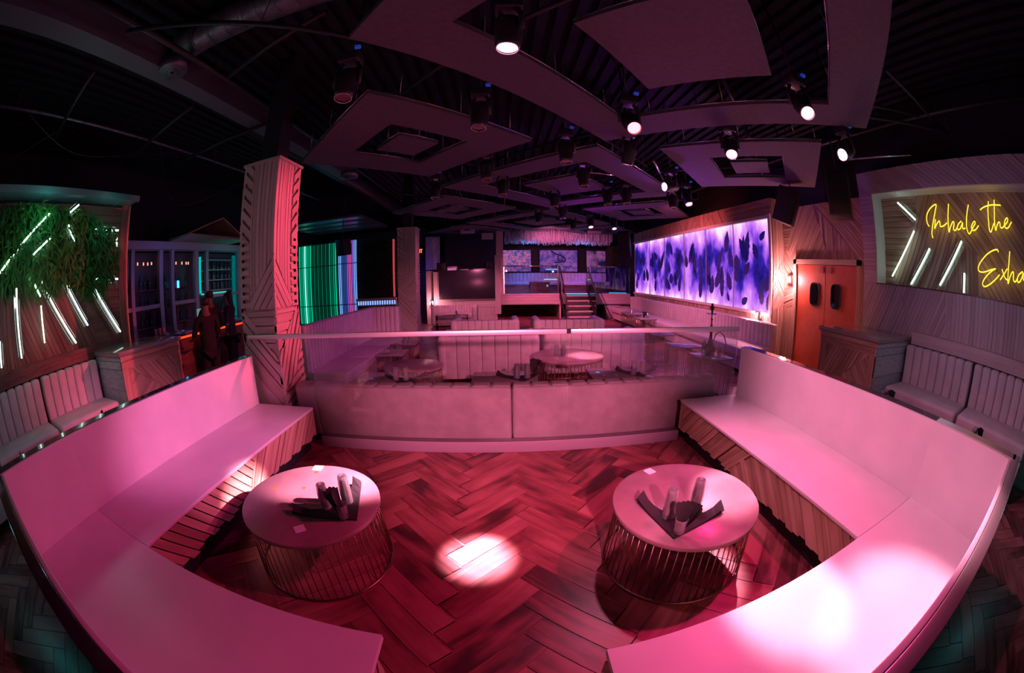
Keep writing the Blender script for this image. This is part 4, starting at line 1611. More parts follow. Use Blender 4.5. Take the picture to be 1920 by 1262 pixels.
strokes = [
    [(400, 410), (384, 385), (376, 345), (380, 300), (400, 258), (430, 225), (462, 212), (455, 262), (443, 330), (430, 410), (424, 470), (428, 500), (435, 515)],
    [(455, 345), (452, 390), (449, 430), (462, 400), (480, 370), (492, 362), (497, 380), (500, 408), (515, 412), (540, 398), (562, 378)],
    [(575, 205), (571, 290), (572, 380), (580, 462), (590, 425), (605, 385), (618, 366), (626, 385), (620, 435), (638, 447), (655, 420)],
    [(692, 362), (668, 385), (655, 418), (664, 440), (685, 425), (703, 375), (702, 405), (708, 432), (728, 425)],
    [(756, 212), (743, 290), (738, 390), (748, 452), (764, 478), (780, 458), (800, 415), (818, 384), (812, 364), (794, 385), (784, 420), (796, 446), (822, 440), (850, 402)],
    [(862, 260), (895, 235), (945, 218), (1000, 214), (1050, 218)],
    [(938, 182), (934, 270), (940, 370), (948, 445), (962, 460), (976, 420), (990, 380)],
    [(990, 168), (992, 260), (994, 370), (1005, 446), (1016, 405), (1032, 372), (1044, 382), (1046, 412), (1062, 425), (1085, 402), (1112, 365), (1110, 336), (1094, 345), (1084, 385), (1094, 424), (1120, 420), (1148, 370)],
    [(1028, 645), (1018, 622), (975, 632), (918, 672), (866, 738), (845, 790), (860, 822), (905, 825), (960, 806), (1005, 796), (985, 806), (940, 842), (900, 892), (885, 932), (902, 958), (945, 942), (1000, 896), (1040, 850)],
    [(1062, 800), (1075, 840), (1090, 880), (1110, 898)],
    [(1110, 795), (1085, 838), (1045, 898)],
    [(1132, 638), (1126, 730), (1117, 850), (1117, 932), (1135, 870), (1155, 828), (1167, 835), (1165, 895), (1180, 916), (1200, 890)],
    [(1252, 822), (1218, 848), (1202, 885), (1207, 918), (1226, 912), (1245, 872), (1256, 835), (1254, 880), (1262, 905)],
]


def smooth_path(p, n=5):
    out = []
    for i in range(len(p) - 1):
        p0, p1, p2, p3 = p[max(0, i - 1)], p[i], p[i + 1], p[min(len(p) - 1, i + 2)]
        for k in range(n):
            t = k / n
            out.append(tuple(0.5 * ((2 * p1[j]) + (-p0[j] + p2[j]) * t + (2 * p0[j] - 5 * p1[j] + 4 * p2[j] - p3[j]) * t * t + (-p0[j] + 3 * p1[j] - 3 * p2[j] + p3[j]) * t ** 3) for j in range(2)))
    out.append(p[-1])
    return out


e = empty('neon_sign', (5.42, 1.0, 2.0), 'yellow handwritten neon words glowing on the slatted recess wall', 'neon sign')
for k, grp in enumerate(((0, 5), (5, 8), (8, 13))):
    m = MB()
    for st in strokes[grp[0]:grp[1]]:
        pts = [at(1660 + u / 4.854, 340 + v / 4.854, 'x', 5.42) for u, v in smooth_path(st)]
        m.tube(pts, 0.0085, 7)
    m.build('neon_word', M_YELLOW, e)

# ------------------------------------------------------------------ left bay: boarded wall with greenery and LED sticks
XW = -5.2
LY = 3.02
mb = MB()
mb.box(-5.5, XW - 0.03, Y0, LY, 1.09, 3.02)
mb.box(-5.5, XW, Y0, LY, 0, 1.09)
struct(mb.build('trim_11', M_DARKWOOD))
mb = MB()
F = frame((XW - 0.03, -1.5, 0), (0, 1, 0), (0, 0, 1))
Lw = LY + 1.5
z = [([(0, 1.24), (2.3, 1.24), (2.3, 3.02), (0, 3.02)], 90, 0.075, 0.016),
     ([(2.3, 1.24), (3.9, 1.24), (3.0, 3.02), (2.3, 3.02)], 118, 0.075, 0.018),
     ([(3.9, 1.24), (Lw - 0.14, 1.24), (Lw - 0.14, 3.02), (3.0, 3.02)], 0, 0.1, 0.014),
     ([(Lw - 0.14, 1.09), (Lw, 1.09), (Lw, 3.06), (Lw - 0.14, 3.06)], 90, 0.14, 0.05)]
slats(mb, F, z)
struct(mb.build('trim_12', M_PINE_DARK))
mb = MB()
mb.box(-5.5, XW + 0.03, LY - 0.001, LY + 0.02, 0, 3.05)
struct(mb.build('trim_13', M_PINE))
GL = 'white LED sticks on the greenery wall'
for (a, b, c, d, bx, tx) in ((0, 512, 97, 396, False, 'long diagonal white LED stick woven through the leaves'),
                             (132, 398, 148, 384, True, 'short white LED stick at the top of the greenery'),
                             (178, 430, 222, 432, True, 'upper level white LED bar at the pine edge'),
                             (175, 523, 221, 523, True, 'lower level white LED bar at the pine edge'),
                             (219, 446, 219, 467, False, 'tiny upright white LED stick at the pine edge'),
                             (31, 540, 41, 672, True, 'long near-upright white LED stick below the greenery'),
                             (77, 573, 84, 643, False, 'short upright white LED stick between two long slanting ones'),
                             (72, 515, 143, 643, True, 'longest slanting white LED stick below the greenery'),
                             (118, 520, 165, 610, True, 'middle slanting white LED stick of the lower row'),
                             (177, 540, 226, 622, True, 'slanting white LED stick next to the pine edge'),
                             (128, 420, 140, 455, True, 'white LED stick peeping through the upper leaves'),
                             (62, 478, 96, 445, True, 'short diagonal white LED stick below the long woven one'),
                             (55, 512, 76, 556, False, 'broken-looking white LED stick at the lower leaf fringe'),
                             (0, 640, 3, 690, True, 'white LED stick cut by the frame edge')):
    fwd = 'leaves' in tx or 'broken' in tx or 'woven' in tx or 'top of the greenery' in tx
    led_tube(a, b, c, d, 'x', -4.97 if fwd else -5.12, -1, tx, GL, bx, 0.012, 0.05)

# hanging greenery: leaf clumps on a wall net
mb = MB()
r = random.Random(3)


def leaf(mb, p, L, W, dirv, nrm, drop=0.25):
    d = dirv.normalized()
    s = d.cross(nrm)
    if s.length < 1e-3:
        s = d.cross(Vector((0, 0, 1)))
    s.normalize()
    n = s.cross(d).normalized()
    pts = []
    for t, w in ((0, 0.08), (0.3, 1.0), (0.65, 0.75), (1.0, 0.05)):
        c = p + d * (L * t) - Vector((0, 0, 1)) * (drop * L * t * t) + n * (0.1 * L * sin(pi * t))
        pts.append((c - s * W * w, c + s * W * w, c + n * 0.004))
    vs, fs = [], []
    for a, b, c in pts:
        vs += [a, c, b]
    for i in range(3):
        o, q = i * 3, i * 3 + 3
        fs += [(o, o + 1, q + 1, q), (o + 1, o + 2, q + 2, q + 1)]
    mb.add(vs, fs, None, True)


def leafmass(mb, poly_uv, ax, val, n, depth, r, L=(0.05, 0.12), s=1):
    """fill a region of the wall (measured outline) with leaves up to depth in front"""
    us = [p[0] for p in poly_uv]
    vs_ = [p[1] for p in poly_uv]
    cnt = 0
    while cnt < n:
        u, v = r.uniform(min(us), max(us)), r.uniform(min(vs_), max(vs_))
        inside = False
        j = len(poly_uv) - 1
        for i in range(len(poly_uv)):
            a, b = poly_uv[i], poly_uv[j]
            if (a[1] > v) != (b[1] > v) and u < (b[0] - a[0]) * (v - a[1]) / (b[1] - a[1]) + a[0]:
                inside = not inside
            j = i
        if not inside:
            continue
        cnt += 1
        p = at(u, v, ax, val)
        k = r.random()
        p = p + Vector((s * depth * k, 0, 0)) if ax == 'x' else p + Vector((0, s * depth * k, 0))
        d = Vector((s * r.uniform(0.0, 0.8) if ax == 'x' else r.uniform(-1, 1), r.uniform(-1, 1) if ax == 'x' else s * r.uniform(0, 0.6), r.uniform(-1.4, 0.25)))
        leaf(mb, p, r.uniform(*L), r.uniform(0.008, 0.022), d, Vector((s if ax == 'x' else 0, 0 if ax == 'x' else s, 0.3)))


reg = [(0, 392), (60, 385), (120, 395), (150, 392), (185, 418), (205, 430), (215, 470), (210, 520), (175, 530), (165, 560), (150, 545), (120, 520), (100, 548), (60, 530), (30, 536), (0, 545)]
leafmass(mb, reg, 'x', -5.17, 3400, 0.2, r, (0.07, 0.19), 1)
for k in range(46):   # trailing strands
    u = r.uniform(0, 205)
    p = at(u, r.uniform(500, 530), 'x', -5.1)
    L = r.uniform(0.1, 0.35)
    for j in range(int(L / 0.02)):
        leaf(mb, p + Vector((0.02 * sin(j), 0.01 * cos(j * 2), -j * 0.02)), 0.05, 0.008, Vector((r.uniform(-0.3, 0.6), r.uniform(-1, 1), -0.8)), Vector((1, 0, 0.2)))
o = mb.build('hanging_foliage', M_LEAF)
tag(o, 'dark green artificial foliage hanging over the LED sticks', 'foliage', None, 'stuff')

# glossy soffit above the greenery wall, teal light put into its colour
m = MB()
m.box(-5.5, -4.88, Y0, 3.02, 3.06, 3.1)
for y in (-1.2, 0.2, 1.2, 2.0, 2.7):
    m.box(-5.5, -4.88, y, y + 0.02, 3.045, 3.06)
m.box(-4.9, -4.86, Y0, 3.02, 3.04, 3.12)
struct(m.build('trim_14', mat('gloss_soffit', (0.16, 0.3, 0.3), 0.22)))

# ------------------------------------------------------------------ bar on the left side
e = empty('bar_counter', (-5.2, 7.0, 0), 'long bar counter with an orange-red light line under its top', 'bar counter')
MB().rbox(-5.5, -4.80, 3.45, 6.9, 1.07, 1.13, 0.005, 1).build('countertop', mat('dark_gloss_counter', (0.12, 0.1, 0.13), 0.12, coat=0.6), e)
m = MB()
m.box(-5.45, -4.95, 3.5, 6.9, 0.08, 1.07)
m.build('front_panel', M_DARKWOOD, e)
MB().box(-4.845, -4.815, 3.6, 6.9, 1.035, 1.068).build('under_counter_light', M_REDLED, e)
MB().box(-5.4, -5.0, 3.5, 6.9, 0.0, 0.08).build('toe_kick', M_BLACK, e)
for k in range(2):
    m = MB()
    a = 3.6 + k * 1.65
    slats(m, frame((-4.95, a, 0), (0, 1, 0), (0, 0, 1)), [([(0, 0.15), (1.55, 0.15), (1.55, 0.95), (0, 0.95)], 0, 0.27, 0.012)])
    m.build('front_board', M_DARKWOOD, e)

# back bar: white posts, shelves with bottles, pergola gable
M_POST = mat('pale_painted_post', (0.5, 0.5, 0.55), 0.5)
e = empty('bar_shelving', (-7.0, 6.8, 0), 'pale post-and-rail back bar wall with open shelves', 'shelving')
for (ya, wv) in ((4.25, 0.05), (5.12, 0.06), (5.5, 0.05), (6.35, 0.06), (6.75, 0.05), (8.1, 0.06), (9.2, 0.06)):
    MB().box(-7.05, -6.95, ya - wv, ya + wv, 0.0, 2.7).build('post', M_POST, e)
for (ya, yb_, z_) in ((4.3, 5.06, 1.56), (5.55, 6.3, 1.56), (6.8, 8.04, 1.62), (3.4, 4.2, 1.56)):
    MB().box(-7.03, -6.97, ya, yb_, z_ - 0.04, z_ + 0.04).build('rail', M_POST, e)
MB().box(-7.15, -6.85, 3.3, 11.2, 2.7, 2.86).build('header_beam', M_POST, e)
MB().box(-7.5, -7.35, 3.3, 11.2, 0.0, 2.7).build('rear_board', mat('back_bar_board', (0.1, 0.1, 0.12), 0.4), e)
for z_ in (1.2, 1.75, 2.0, 2.25, 2.5):
    MB().box(-7.35, -7.1, 6.85, 8.0, z_ - 0.012, z_ + 0.012).build('shelf', M_POST, e)
for z_ in (1.15, 1.5, 1.9):
    MB().box(-7.35, -7.1, 4.3, 6.3, z_ - 0.012, z_ + 0.012).build('shelf', M_DARKWOOD, e)
MB().box(-7.33, -7.3, 8.2, 9.1, 1.0, 2.65).build('teal_lit_panel', emission('teal_glow', (0.0, 0.35, 0.35), 0.35), e)
MB().box(-7.33, -7.31, 6.78, 6.84, 1.7, 2.6).build('teal_strip', emission('teal_strip', (0.0, 0.6, 0.55), 0.9), e)
MB().box(-7.33, -7.31, 6.84, 7.9, 1.66, 1.70).build('teal_strip', emission('teal_strip', (0.1, 0.6, 0.55), 0.8), e)
# bottles along the shelves
bottle = MB().lathe([(0.001, 0), (0.036, 0), (0.038, 0.01), (0.038, 0.17), (0.028, 0.2), (0.014, 0.225), (0.013, 0.285), (0.016, 0.287), (0.016, 0.3), (0.001, 0.3)], (0, 0, 0), 14).build('spirits_bottle', mat('dark_bottle_glass', (0.05, 0.06, 0.07), 0.08, coat=0.5))
spots = []
for z_ in (1.212, 1.762, 2.012, 2.262):
    if z_ > 2.3:
        continue
    for k in range(9):
        spots.append((-7.2 + 0.03 * ((k * 7) % 3 - 1), 6.95 + k * 0.115, z_, 'the teal-lit shelves'))
for z_ in (1.162, 1.512, 1.912):
    for k in range(11):
        yy = 4.42 + k * 0.17
        spots.append((-7.2 + 0.03 * ((k * 5) % 3 - 1), yy, z_, 'the dark shelves between the pale posts'))
for i, (x, y, z_, tx) in enumerate(spots):
    o = bottle if i == 0 else bottle.copy()
    if i:
        COL.objects.link(o)
    o.location = (x, y, z_)
    tag(o, 'dark spirits bottle standing on ' + tx, 'bottle', 'spirits bottles on ' + tx)
# small amber tap lights in two rows
tap = MB().box(-0.01, 0.01, -0.012, 0.012, -0.03, 0.03).build('shelf_lamp', emission('amber_lamp', (1.0, 0.35, 0.2), 1.6))
for i, (u, v) in enumerate(((258, 498), (269, 498), (277, 498), (284, 497), (330, 496), (341, 496), (349, 496), (353, 496))):
    o = tap if i == 0 else tap.copy()
    if i:
        COL.objects.link(o)
    o.location = at(u, v, 'x', -7.08)
    tag(o, 'tiny amber lamp in the row high ' + ('between the bar posts by the greenery wall' if i < 4 else 'between the bar posts by the teal shelves'), 'lamp', 'tiny amber lamps over the bar ' + ('by the greenery' if i < 4 else 'by the teal shelves'))
m = MB()
pp = at(334, 533, 'x', -7.08)
m.box(pp[0] - 0.01, pp[0] + 0.01, pp[1] - 0.03, pp[1] + 0.03, pp[2] - 0.08, pp[2] + 0.08)
tag(m.build('blue_display', M_BLUELED), 'tiny glowing blue display behind the bar', 'display')
# pergola gable
e = empty('pergola_gable', (-6.6, 6.4, 2.9), 'small red-lit slatted gable above the bar', 'gable')
m = MB()
pk, l_, r_ = (6.51, 3.33), (5.35, 2.92), (7.45, 2.90)
for k in range(12):
    xx = -7.0 + k * 0.075
    m.box(-0.5, 0.5, -0.5, 0.5, -0.5, 0.5, Matrix.Translation((xx, (pk[0] + l_[0]) / 2, (pk[1] + l_[1]) / 2)) @ Matrix.Rotation(math.atan2(pk[1] - l_[1], pk[0] - l_[0]), 4, 'X') @ Matrix.Diagonal((0.05, 1.24, 0.03, 1)))
    m.box(-0.5, 0.5, -0.5, 0.5, -0.5, 0.5, Matrix.Translation((xx, (pk[0] + r_[0]) / 2, (pk[1] + r_[1]) / 2)) @ Matrix.Rotation(math.atan2(r_[1] - pk[1], r_[0] - pk[0]), 4, 'X') @ Matrix.Diagonal((0.05, 1.04, 0.03, 1)))
m.build('slatted_roof', M_PINE, e)
m = MB()
m.box(-7.05, -6.1, 5.3, 7.5, 2.862, 2.91)
m.build('tie_beam', M_PINE, e)
# glassware on the counter
for i, (u, v) in enumerate(((347, 612), (372, 606), (378, 606), (345, 608), (300, 626), (292, 628), (308, 625))):
    p = at(u, v, 'z', 1.13)
    if p[0] < -5.45:
        p[0] = -5.3
    tumbler(max(-5.42, min(-4.95, p[0])), p[1], 1.13, 'tumbler standing on the bar counter ' + ('by the people' if i in (1, 2) else 'near the pedestal'), 'bar counter tumblers ' + ('a' if i in (1, 2) else 'b'))
# small screen in front of the people
m = MB()
pp = at(377, 580, 'x', -5.3)
m.box(-5.31, -5.29, pp[1] - 0.12, pp[1] + 0.12, 1.2, 1.42)
o = m.build('till_screen', emission('till_screen_glow', (0.25, 0.45, 0.4), 0.5))
tag(o, 'pale glowing till screen on the bar beside the people', 'screen')
m = MB()
m.box(-5.34, -5.3, pp[1] - 0.03, pp[1] + 0.03, 1.13, 1.3)
m.build('screen_stand', M_BLACK, o)


# ------------------------------------------------------------------ people at the bar
def person(loc, rz, height, label, arm_l, arm_r, hair_long=False, lean=0.0, shirt=(0.01, 0.01, 0.012), trousers=(0.015, 0.015, 0.02), skin=(0.16, 0.09, 0.065)):
    s = height / 1.72
    e = empty('person', (0, 0, 0), label, 'person', None)

    def skinobj(name, chains, material, subs=1):
        vs, es, rs = [], [], []
        ids = {}
        for ch in chains:
            prev = None
            for (p, rr) in ch:
                k = tuple(round(c, 4) for c in p)
                if k not in ids:
                    ids[k] = len(vs)
                    vs.append(tuple(c * s for c in p))
                    rs.append((rr if isinstance(rr, tuple) else (rr, rr)))
                if prev is not None and prev != ids[k]:
                    es.append((prev, ids[k]))
                prev = ids[k]
        me = bpy.data.meshes.new(name)
        me.from_pydata(vs, es, [])
        me.materials.append(material)
        o = bpy.data.objects.new(name, me)
        COL.objects.link(o)
        sk = o.modifiers.new('skin', 'SKIN')
        me.skin_vertices or None
        if not me.skin_vertices:
            bpy.context.view_layer.objects.active = o
        layer = me.skin_vertices[0].data
        for i, d in enumerate(layer):
            d.radius = (rs[i][0] * s, rs[i][1] * s)
            d.use_root = i == 0
        o.modifiers.new('sub', 'SUBSURF').levels = subs
        o.modifiers['sub'].render_levels = subs + 1
        sk.use_smooth_shade = True
        o.parent = e
        OFF[o.name] = Vector((0, 0, 0))
        return o
    ly = lean
    pel = ((0, 0, 0.96), (0.12, 0.08))
    body = [[pel, ((0, 0.01 + ly * 0.3, 1.12), (0.125, 0.09)), ((0, 0.02 + ly * 0.7, 1.3), (0.155, 0.10)), ((0, 0.01 + ly, 1.42), (0.12, 0.075)), ((0, 0.02 + ly, 1.49), (0.052, 0.052)), ((0, 0.045 + ly, 1.56), (0.066, 0.075)), ((0, 0.05 + ly, 1.64), (0.076, 0.09)), ((0, 0.03 + ly, 1.70), (0.05, 0.06))],
            [((0, 0.045 + ly, 1.56), (0.066, 0.075)), ((0, 0.118 + ly, 1.595), (0.016, 0.016)), ((0, 0.15 + ly, 1.59), (0.009, 0.009))]]
    for sx, arm in ((-1, arm_l), (1, arm_r)):
        ch = [((0, 0.01 + ly, 1.42), (0.12, 0.075)), ((sx * 0.17, 0.0 + ly, 1.40), (0.05, 0.05))]
        for q, (p, rr) in enumerate(zip(arm, (0.036, 0.024))):
            ch.append(((sx * p[0], p[1] + ly, p[2]), (rr, rr)))
        h = Vector((sx * arm[1][0], arm[1][1] + ly, arm[1][2]))
        d = (h - Vector((sx * arm[0][0], arm[0][1] + ly, arm[0][2]))).normalized()
        palm = h + d * 0.06
        ch.append((tuple(palm), (0.034, 0.016)))
        body.append(ch)
        side = d.cross(Vector((0, 0, 1)))
        side = side.normalized() if side.length > 0.1 else Vector((1, 0, 0))
        for f in range(4):
            o_ = side * (-0.026 + f * 0.0175)
            L = (0.058, 0.068, 0.064, 0.05)[f]
            a = palm + o_ + d * 0.025
            b = a + d * L * 0.55
            c = b + (d * 0.6 + Vector((0, 0, -0.7))).normalized() * L * 0.5
            body.append([(tuple(palm), (0.034, 0.016)), (tuple(a), (0.009, 0.009)), (tuple(b), (0.0085, 0.0085)), (tuple(c), (0.007, 0.007))])
        t0 = h + side * 0.03 + d * 0.02
        body.append([(tuple(palm), (0.034, 0.016)), (tuple(t0 + side * 0.012), (0.01, 0.01)), (tuple(t0 + side * 0.03 + d * 0.03), (0.008, 0.008))])
    for sx in (-1, 1):
        body.append([pel, ((sx * 0.08, 0, 0.86), (0.07, 0.075)), ((sx * 0.1, 0.015, 0.5), (0.058, 0.06)), ((sx * 0.1, -0.01, 0.3), (0.05, 0.055)), ((sx * 0.1, -0.02, 0.09), (0.035, 0.04)), ((sx * 0.105, 0.06, 0.04), (0.04, 0.03)), ((sx * 0.11, 0.15, 0.03), (0.035, 0.02))])
    skinobj('body', body, mat('skin', skin, 0.55))
    # clothing follows the same skeleton a little larger
    top = [[((0, 0, 0.86), (0.17, 0.12)), ((0, 0, 0.95), (0.165, 0.118)), ((0, 0.01 + ly * 0.3, 1.12), (0.145, 0.105)), ((0, 0.02 + ly * 0.7, 1.3), (0.17, 0.115)), ((0, 0.01 + ly, 1.43), (0.125, 0.085))]]
    for sx, arm in ((-1, arm_l), (1, arm_r)):
        top.append([((0, 0.01 + ly, 1.43), (0.125, 0.085)), ((sx * 0.18, 0.0 + ly, 1.40), (0.065, 0.065)), ((sx * arm[0][0], arm[0][1] + ly, arm[0][2]), (0.05, 0.05))])
    skinobj('shirt', top, mat('dark_shirt', shirt, 0.85))
    tr = [[((0, 0, 0.97), (0.16, 0.112)), ((-0.09, 0, 0.88), (0.105, 0.112)), ((-0.1, 0.015, 0.5), (0.072, 0.075)), ((-0.1, -0.015, 0.1), (0.056, 0.06))],
          [((0, 0, 0.97), (0.16, 0.112)), ((0.09, 0, 0.88), (0.105, 0.112)), ((0.1, 0.015, 0.5), (0.072, 0.075)), ((0.1, -0.015, 0.1), (0.056, 0.06))]]
    skinobj('trousers', tr, mat('dark_trousers', trousers, 0.9))
    hair = [[((0, 0.0 + ly, 1.56), (0.07, 0.06)), ((0, 0.015 + ly, 1.66), (0.088, 0.095)), ((0, 0.03 + ly, 1.725), (0.055, 0.07))]]
    if hair_long:
        hair.append([((0, 0.0 + ly, 1.56), (0.07, 0.06)), ((0, -0.06 + ly, 1.45), (0.06, 0.04)), ((0, -0.085 + ly, 1.32), (0.03, 0.02))])
    else:
        hair[0][0] = ((0, -0.02 + ly, 1.59), (0.07, 0.05))
    skinobj('hair', hair, mat('dark_hair', (0.012, 0.01, 0.01), 0.6))
    e.location = loc
    e.rotation_euler = (0, 0, rz)
    return e


person((-4.12, 3.93, 0), 1.2, 1.60, 'person in dark clothes standing with their back to us at the bar', ((0.24, 0.1, 1.13), (0.2, 0.32, 1.1)), ((0.24, 0.05, 1.12), (0.22, 0.26, 1.08)))
person((-4.58, 4.50, 0), 1.2, 1.70, 'taller person in black leaning over the bar between the other two', ((0.25, 0.08, 1.13), (0.2, 0.3, 1.14)), ((0.24, 0.06, 1.12), (0.2, 0.28, 1.14)), lean=0.02)
person((-4.62, 5.06, 0), 2.0, 1.66, 'person with tied-back hair and a bare-shouldered dark top, hand on hip at the bar', ((0.34, -0.04, 1.17), (0.2, 0.05, 1.02)), ((0.25, 0.1, 1.13), (0.2, 0.34, 1.12)), hair_long=True, shirt=(0.03, 0.022, 0.03), skin=(0.22, 0.13, 0.1))

# ------------------------------------------------------------------ LED rod curtain, leaf wall and cage sill at the back left
def rods(u0, u1, n, y, z0, z1, cols, label, group):
    e = empty('light_rod_wall', ((at(u0, 500, 'y', y)[0] + at(u1, 500, 'y', y)[0]) / 2, y, z0), label, 'light wall')
    xa, xb_ = at(u0, 500, 'y', y)[0], at(u1, 500, 'y', y)[0]
    for k in range(n):
        t = (k + 0.5) / n
        x = xa + (xb_ - xa) * t
        m = MB()
        m.tube([(x, y, z0), (x, y, z1)], (xb_ - xa) / n * 0.27, 6)
        m.build('rod', cols(t), e)
    m = MB()
    for zz in (z0 + (z1 - z0) * 0.22, z0 + (z1 - z0) * 0.72):
        m.box(xa, xb_, y - 0.03, y - 0.02, zz - 0.012, zz + 0.012)
    m.build('cross_bar', M_BLACK, e)
    return e


gm = [emission('green_rod', (0.0, v * 0.62, v * 0.33), 1.0) for v in (0.06, 0.18, 0.45, 0.9)] + [emission('green_white_rod', (0.35, 1.0, 0.7), 1.4)]
bm = [emission('blue_rod', (0.05, 0.12, 0.5), 0.6), emission('blue_rod_bright', (0.2, 0.45, 1.0), 1.0), emission('pink_rod', (0.9, 0.12, 0.5), 0.8), emission('violet_rod', (0.35, 0.12, 0.85), 0.8)]


def gcol(t):
    if 0.14 < t < 0.2:
        return gm[4]
    if t < 0.34:
        return gm[3] if int(t * 60) % 2 else gm[2]
    if t > 0.93:
        return gm[3]
    if t > 0.8:
        return gm[2] if int(t * 60) % 2 else gm[1]
    return gm[1] if int(t * 60) % 2 else gm[0]


def bcol(t):
    if t < 0.2 or t > 0.82:
        return bm[1]
    if 0.42 < t < 0.8:
        return bm[2] if int(t * 40) % 2 else bm[3]
    return bm[0]


rods(560, 631, 20, 11.8, 0.3, 3.02, gcol, 'green glowing rod wall seen between the pine columns', None)
rods(634, 669, 11, 11.8, 0.3, 3.05, bcol, 'blue and pink glowing rod wall beside the dark leaf wall', None)
m = MB()
m.box(-7.6, -4.75, 11.86, 11.95, 0, 3.1)
struct(m.build('wall_left.001', M_BLACK))
# leaf wall
m = MB()
m.box(-4.74, -3.3, 11.9, 12.0, 0, 3.1)
struct(m.build('wall_left.002', M_BLACK))
mb = MB()
r = random.Random(11)
for k in range(1800):
    p = Vector((r.uniform(-4.7, -3.42), 11.88 - 0.1 * r.random(), r.uniform(1.12, 2.95)))
    leaf(mb, p, r.uniform(0.05, 0.12), r.uniform(0.01, 0.025), Vector((r.uniform(-1, 1), -0.5, r.uniform(-1, 0.6))), Vector((0, -1, 0.2)))
tag(mb.build('moss_wall', M_DEADLEAF), 'dark mossy leaf panel between the blue rods and the far pine column', 'leaf wall', None, 'stuff')
e = empty('light_ledge', (-4.05, 11.7, 0.8), 'ledge of small blue-white lights below the dark leaf wall', 'light ledge')
MB().box(-4.75, -3.35, 11.65, 11.8, 1.03, 1.07).build('top_board', mat('pink_lit_board', (0.7, 0.4, 0.45), 0.5), e)  # pink light put into the board's base colour
for k in range(16):
    m = MB()
    x = -4.7 + k * 0.085
    m.box(x, x + 0.045, 11.68, 11.7, 0.86, 0.99)
    m.build('light_cell', emission('ice_blue', (0.25, 0.4, 1.0), 1.3), e)
MB().box(-4.75, -3.35, 11.7, 11.8, 0.0, 1.03).build('ledge_base', M_DARKWOOD, e)
m = MB()
m.box(-3.41, -3.38, 11.6, 11.72, 1.1, 2.95)
tag(m.build('red_light_edge', emission('red_edge_glow', (1.0, 0.10, 0.14), 0.5)), 'upright red light strip at the edge of the leaf wall', 'led light')
# hanging speaker in front of the rods
def speaker(p, w, d, h, rz, tilt, label):
    e = empty('loudspeaker', p, label, 'speaker', 'hanging loudspeakers')
    M = Matrix.Translation(p) @ Matrix.Rotation(rz, 4, 'Z') @ Matrix.Rotation(tilt, 4, 'X')
    m = MB()
    m.rbox(-w / 2, w / 2, -d / 2, d / 2, -h / 2, h / 2, 0.012, 2, M)
    m.build('cabinet', M_SPK, e)
    m = MB()
    m.rbox(-w / 2 + 0.015, w / 2 - 0.015, -d / 2 - 0.008, -d / 2 + 0.004, -h / 2 + 0.02, h / 2 - 0.02, 0.004, 1, M)
    m.build('grille', mat('speaker_grille', (0.01, 0.01, 0.011), 0.8), e)
    m = MB()
    m.tube([M @ Vector((0, 0, h / 2)), (p[0], p[1], ZC)], 0.012, 6)
    m.build('hanger', M_PIPE, e)
    return e


speaker(at(644, 464, 'y', 9.5), 0.34, 0.3, 0.44, -0.4, 0.12, 'black loudspeaker hung in front of the blue rods')
speaker((4.75, 4.75, 2.98), 0.34, 0.36, 0.62, 0.55, 0.35, 'black loudspeaker tilted down between the feather wall and the doors')
speaker((4.72, 3.42, 3.0), 0.38, 0.36, 0.66, -1.0, 0.0, 'upright black loudspeaker above the doors, next to the neon wall')
speaker(at(1171, 458, 'y', 12.5), 0.42, 0.3, 0.9, -0.5, 0.3, 'dark tilted loudspeaker between the feather fringe and the backlit panels')

# ------------------------------------------------------------------ back: exit sign, corner wall, DJ booth
m = MB()
p = at(786, 471, 'y', 14.4)
e = empty('exit_sign', (p[0], 14.35, p[2] - 0.1), 'small orange-red glowing exit sign beside the far pine column', 'sign')
MB().box(p[0] - 0.16, p[0] + 0.16, 14.32, 14.36, p[2] - 0.1, p[2] + 0.1).build('housing', M_BLACK, e)
# letters of EXIT as small bars
m = MB()
L5 = {'E': ['111', '100', '110', '100', '111'], 'X': ['101', '101', '010', '101', '101'], 'I': ['1', '1', '1', '1', '1'], 'T': ['111', '010', '010', '010', '010']}
cx = p[0] - 0.145
for ch in 'EXIT':
    g = L5[ch]
    for i, row in enumerate(g):
        for j, c in enumerate(row):
            if c == '1':
                m.box(cx + j * 0.024, cx + j * 0.024 + 0.023, 14.31, 14.32, p[2] + 0.07 - (i + 1) * 0.03, p[2] + 0.07 - i * 0.03)
    cx += len(g[0]) * 0.024 + 0.016
m.build('lettering', emission('exit_red', (1.0, 0.12, 0.02), 3.0), e)
m = MB()
m.box(-7.6, -2.85, 14.4, 14.5, 0, 3.6)
struct(m.build('wall_back.001', M_BLACK))
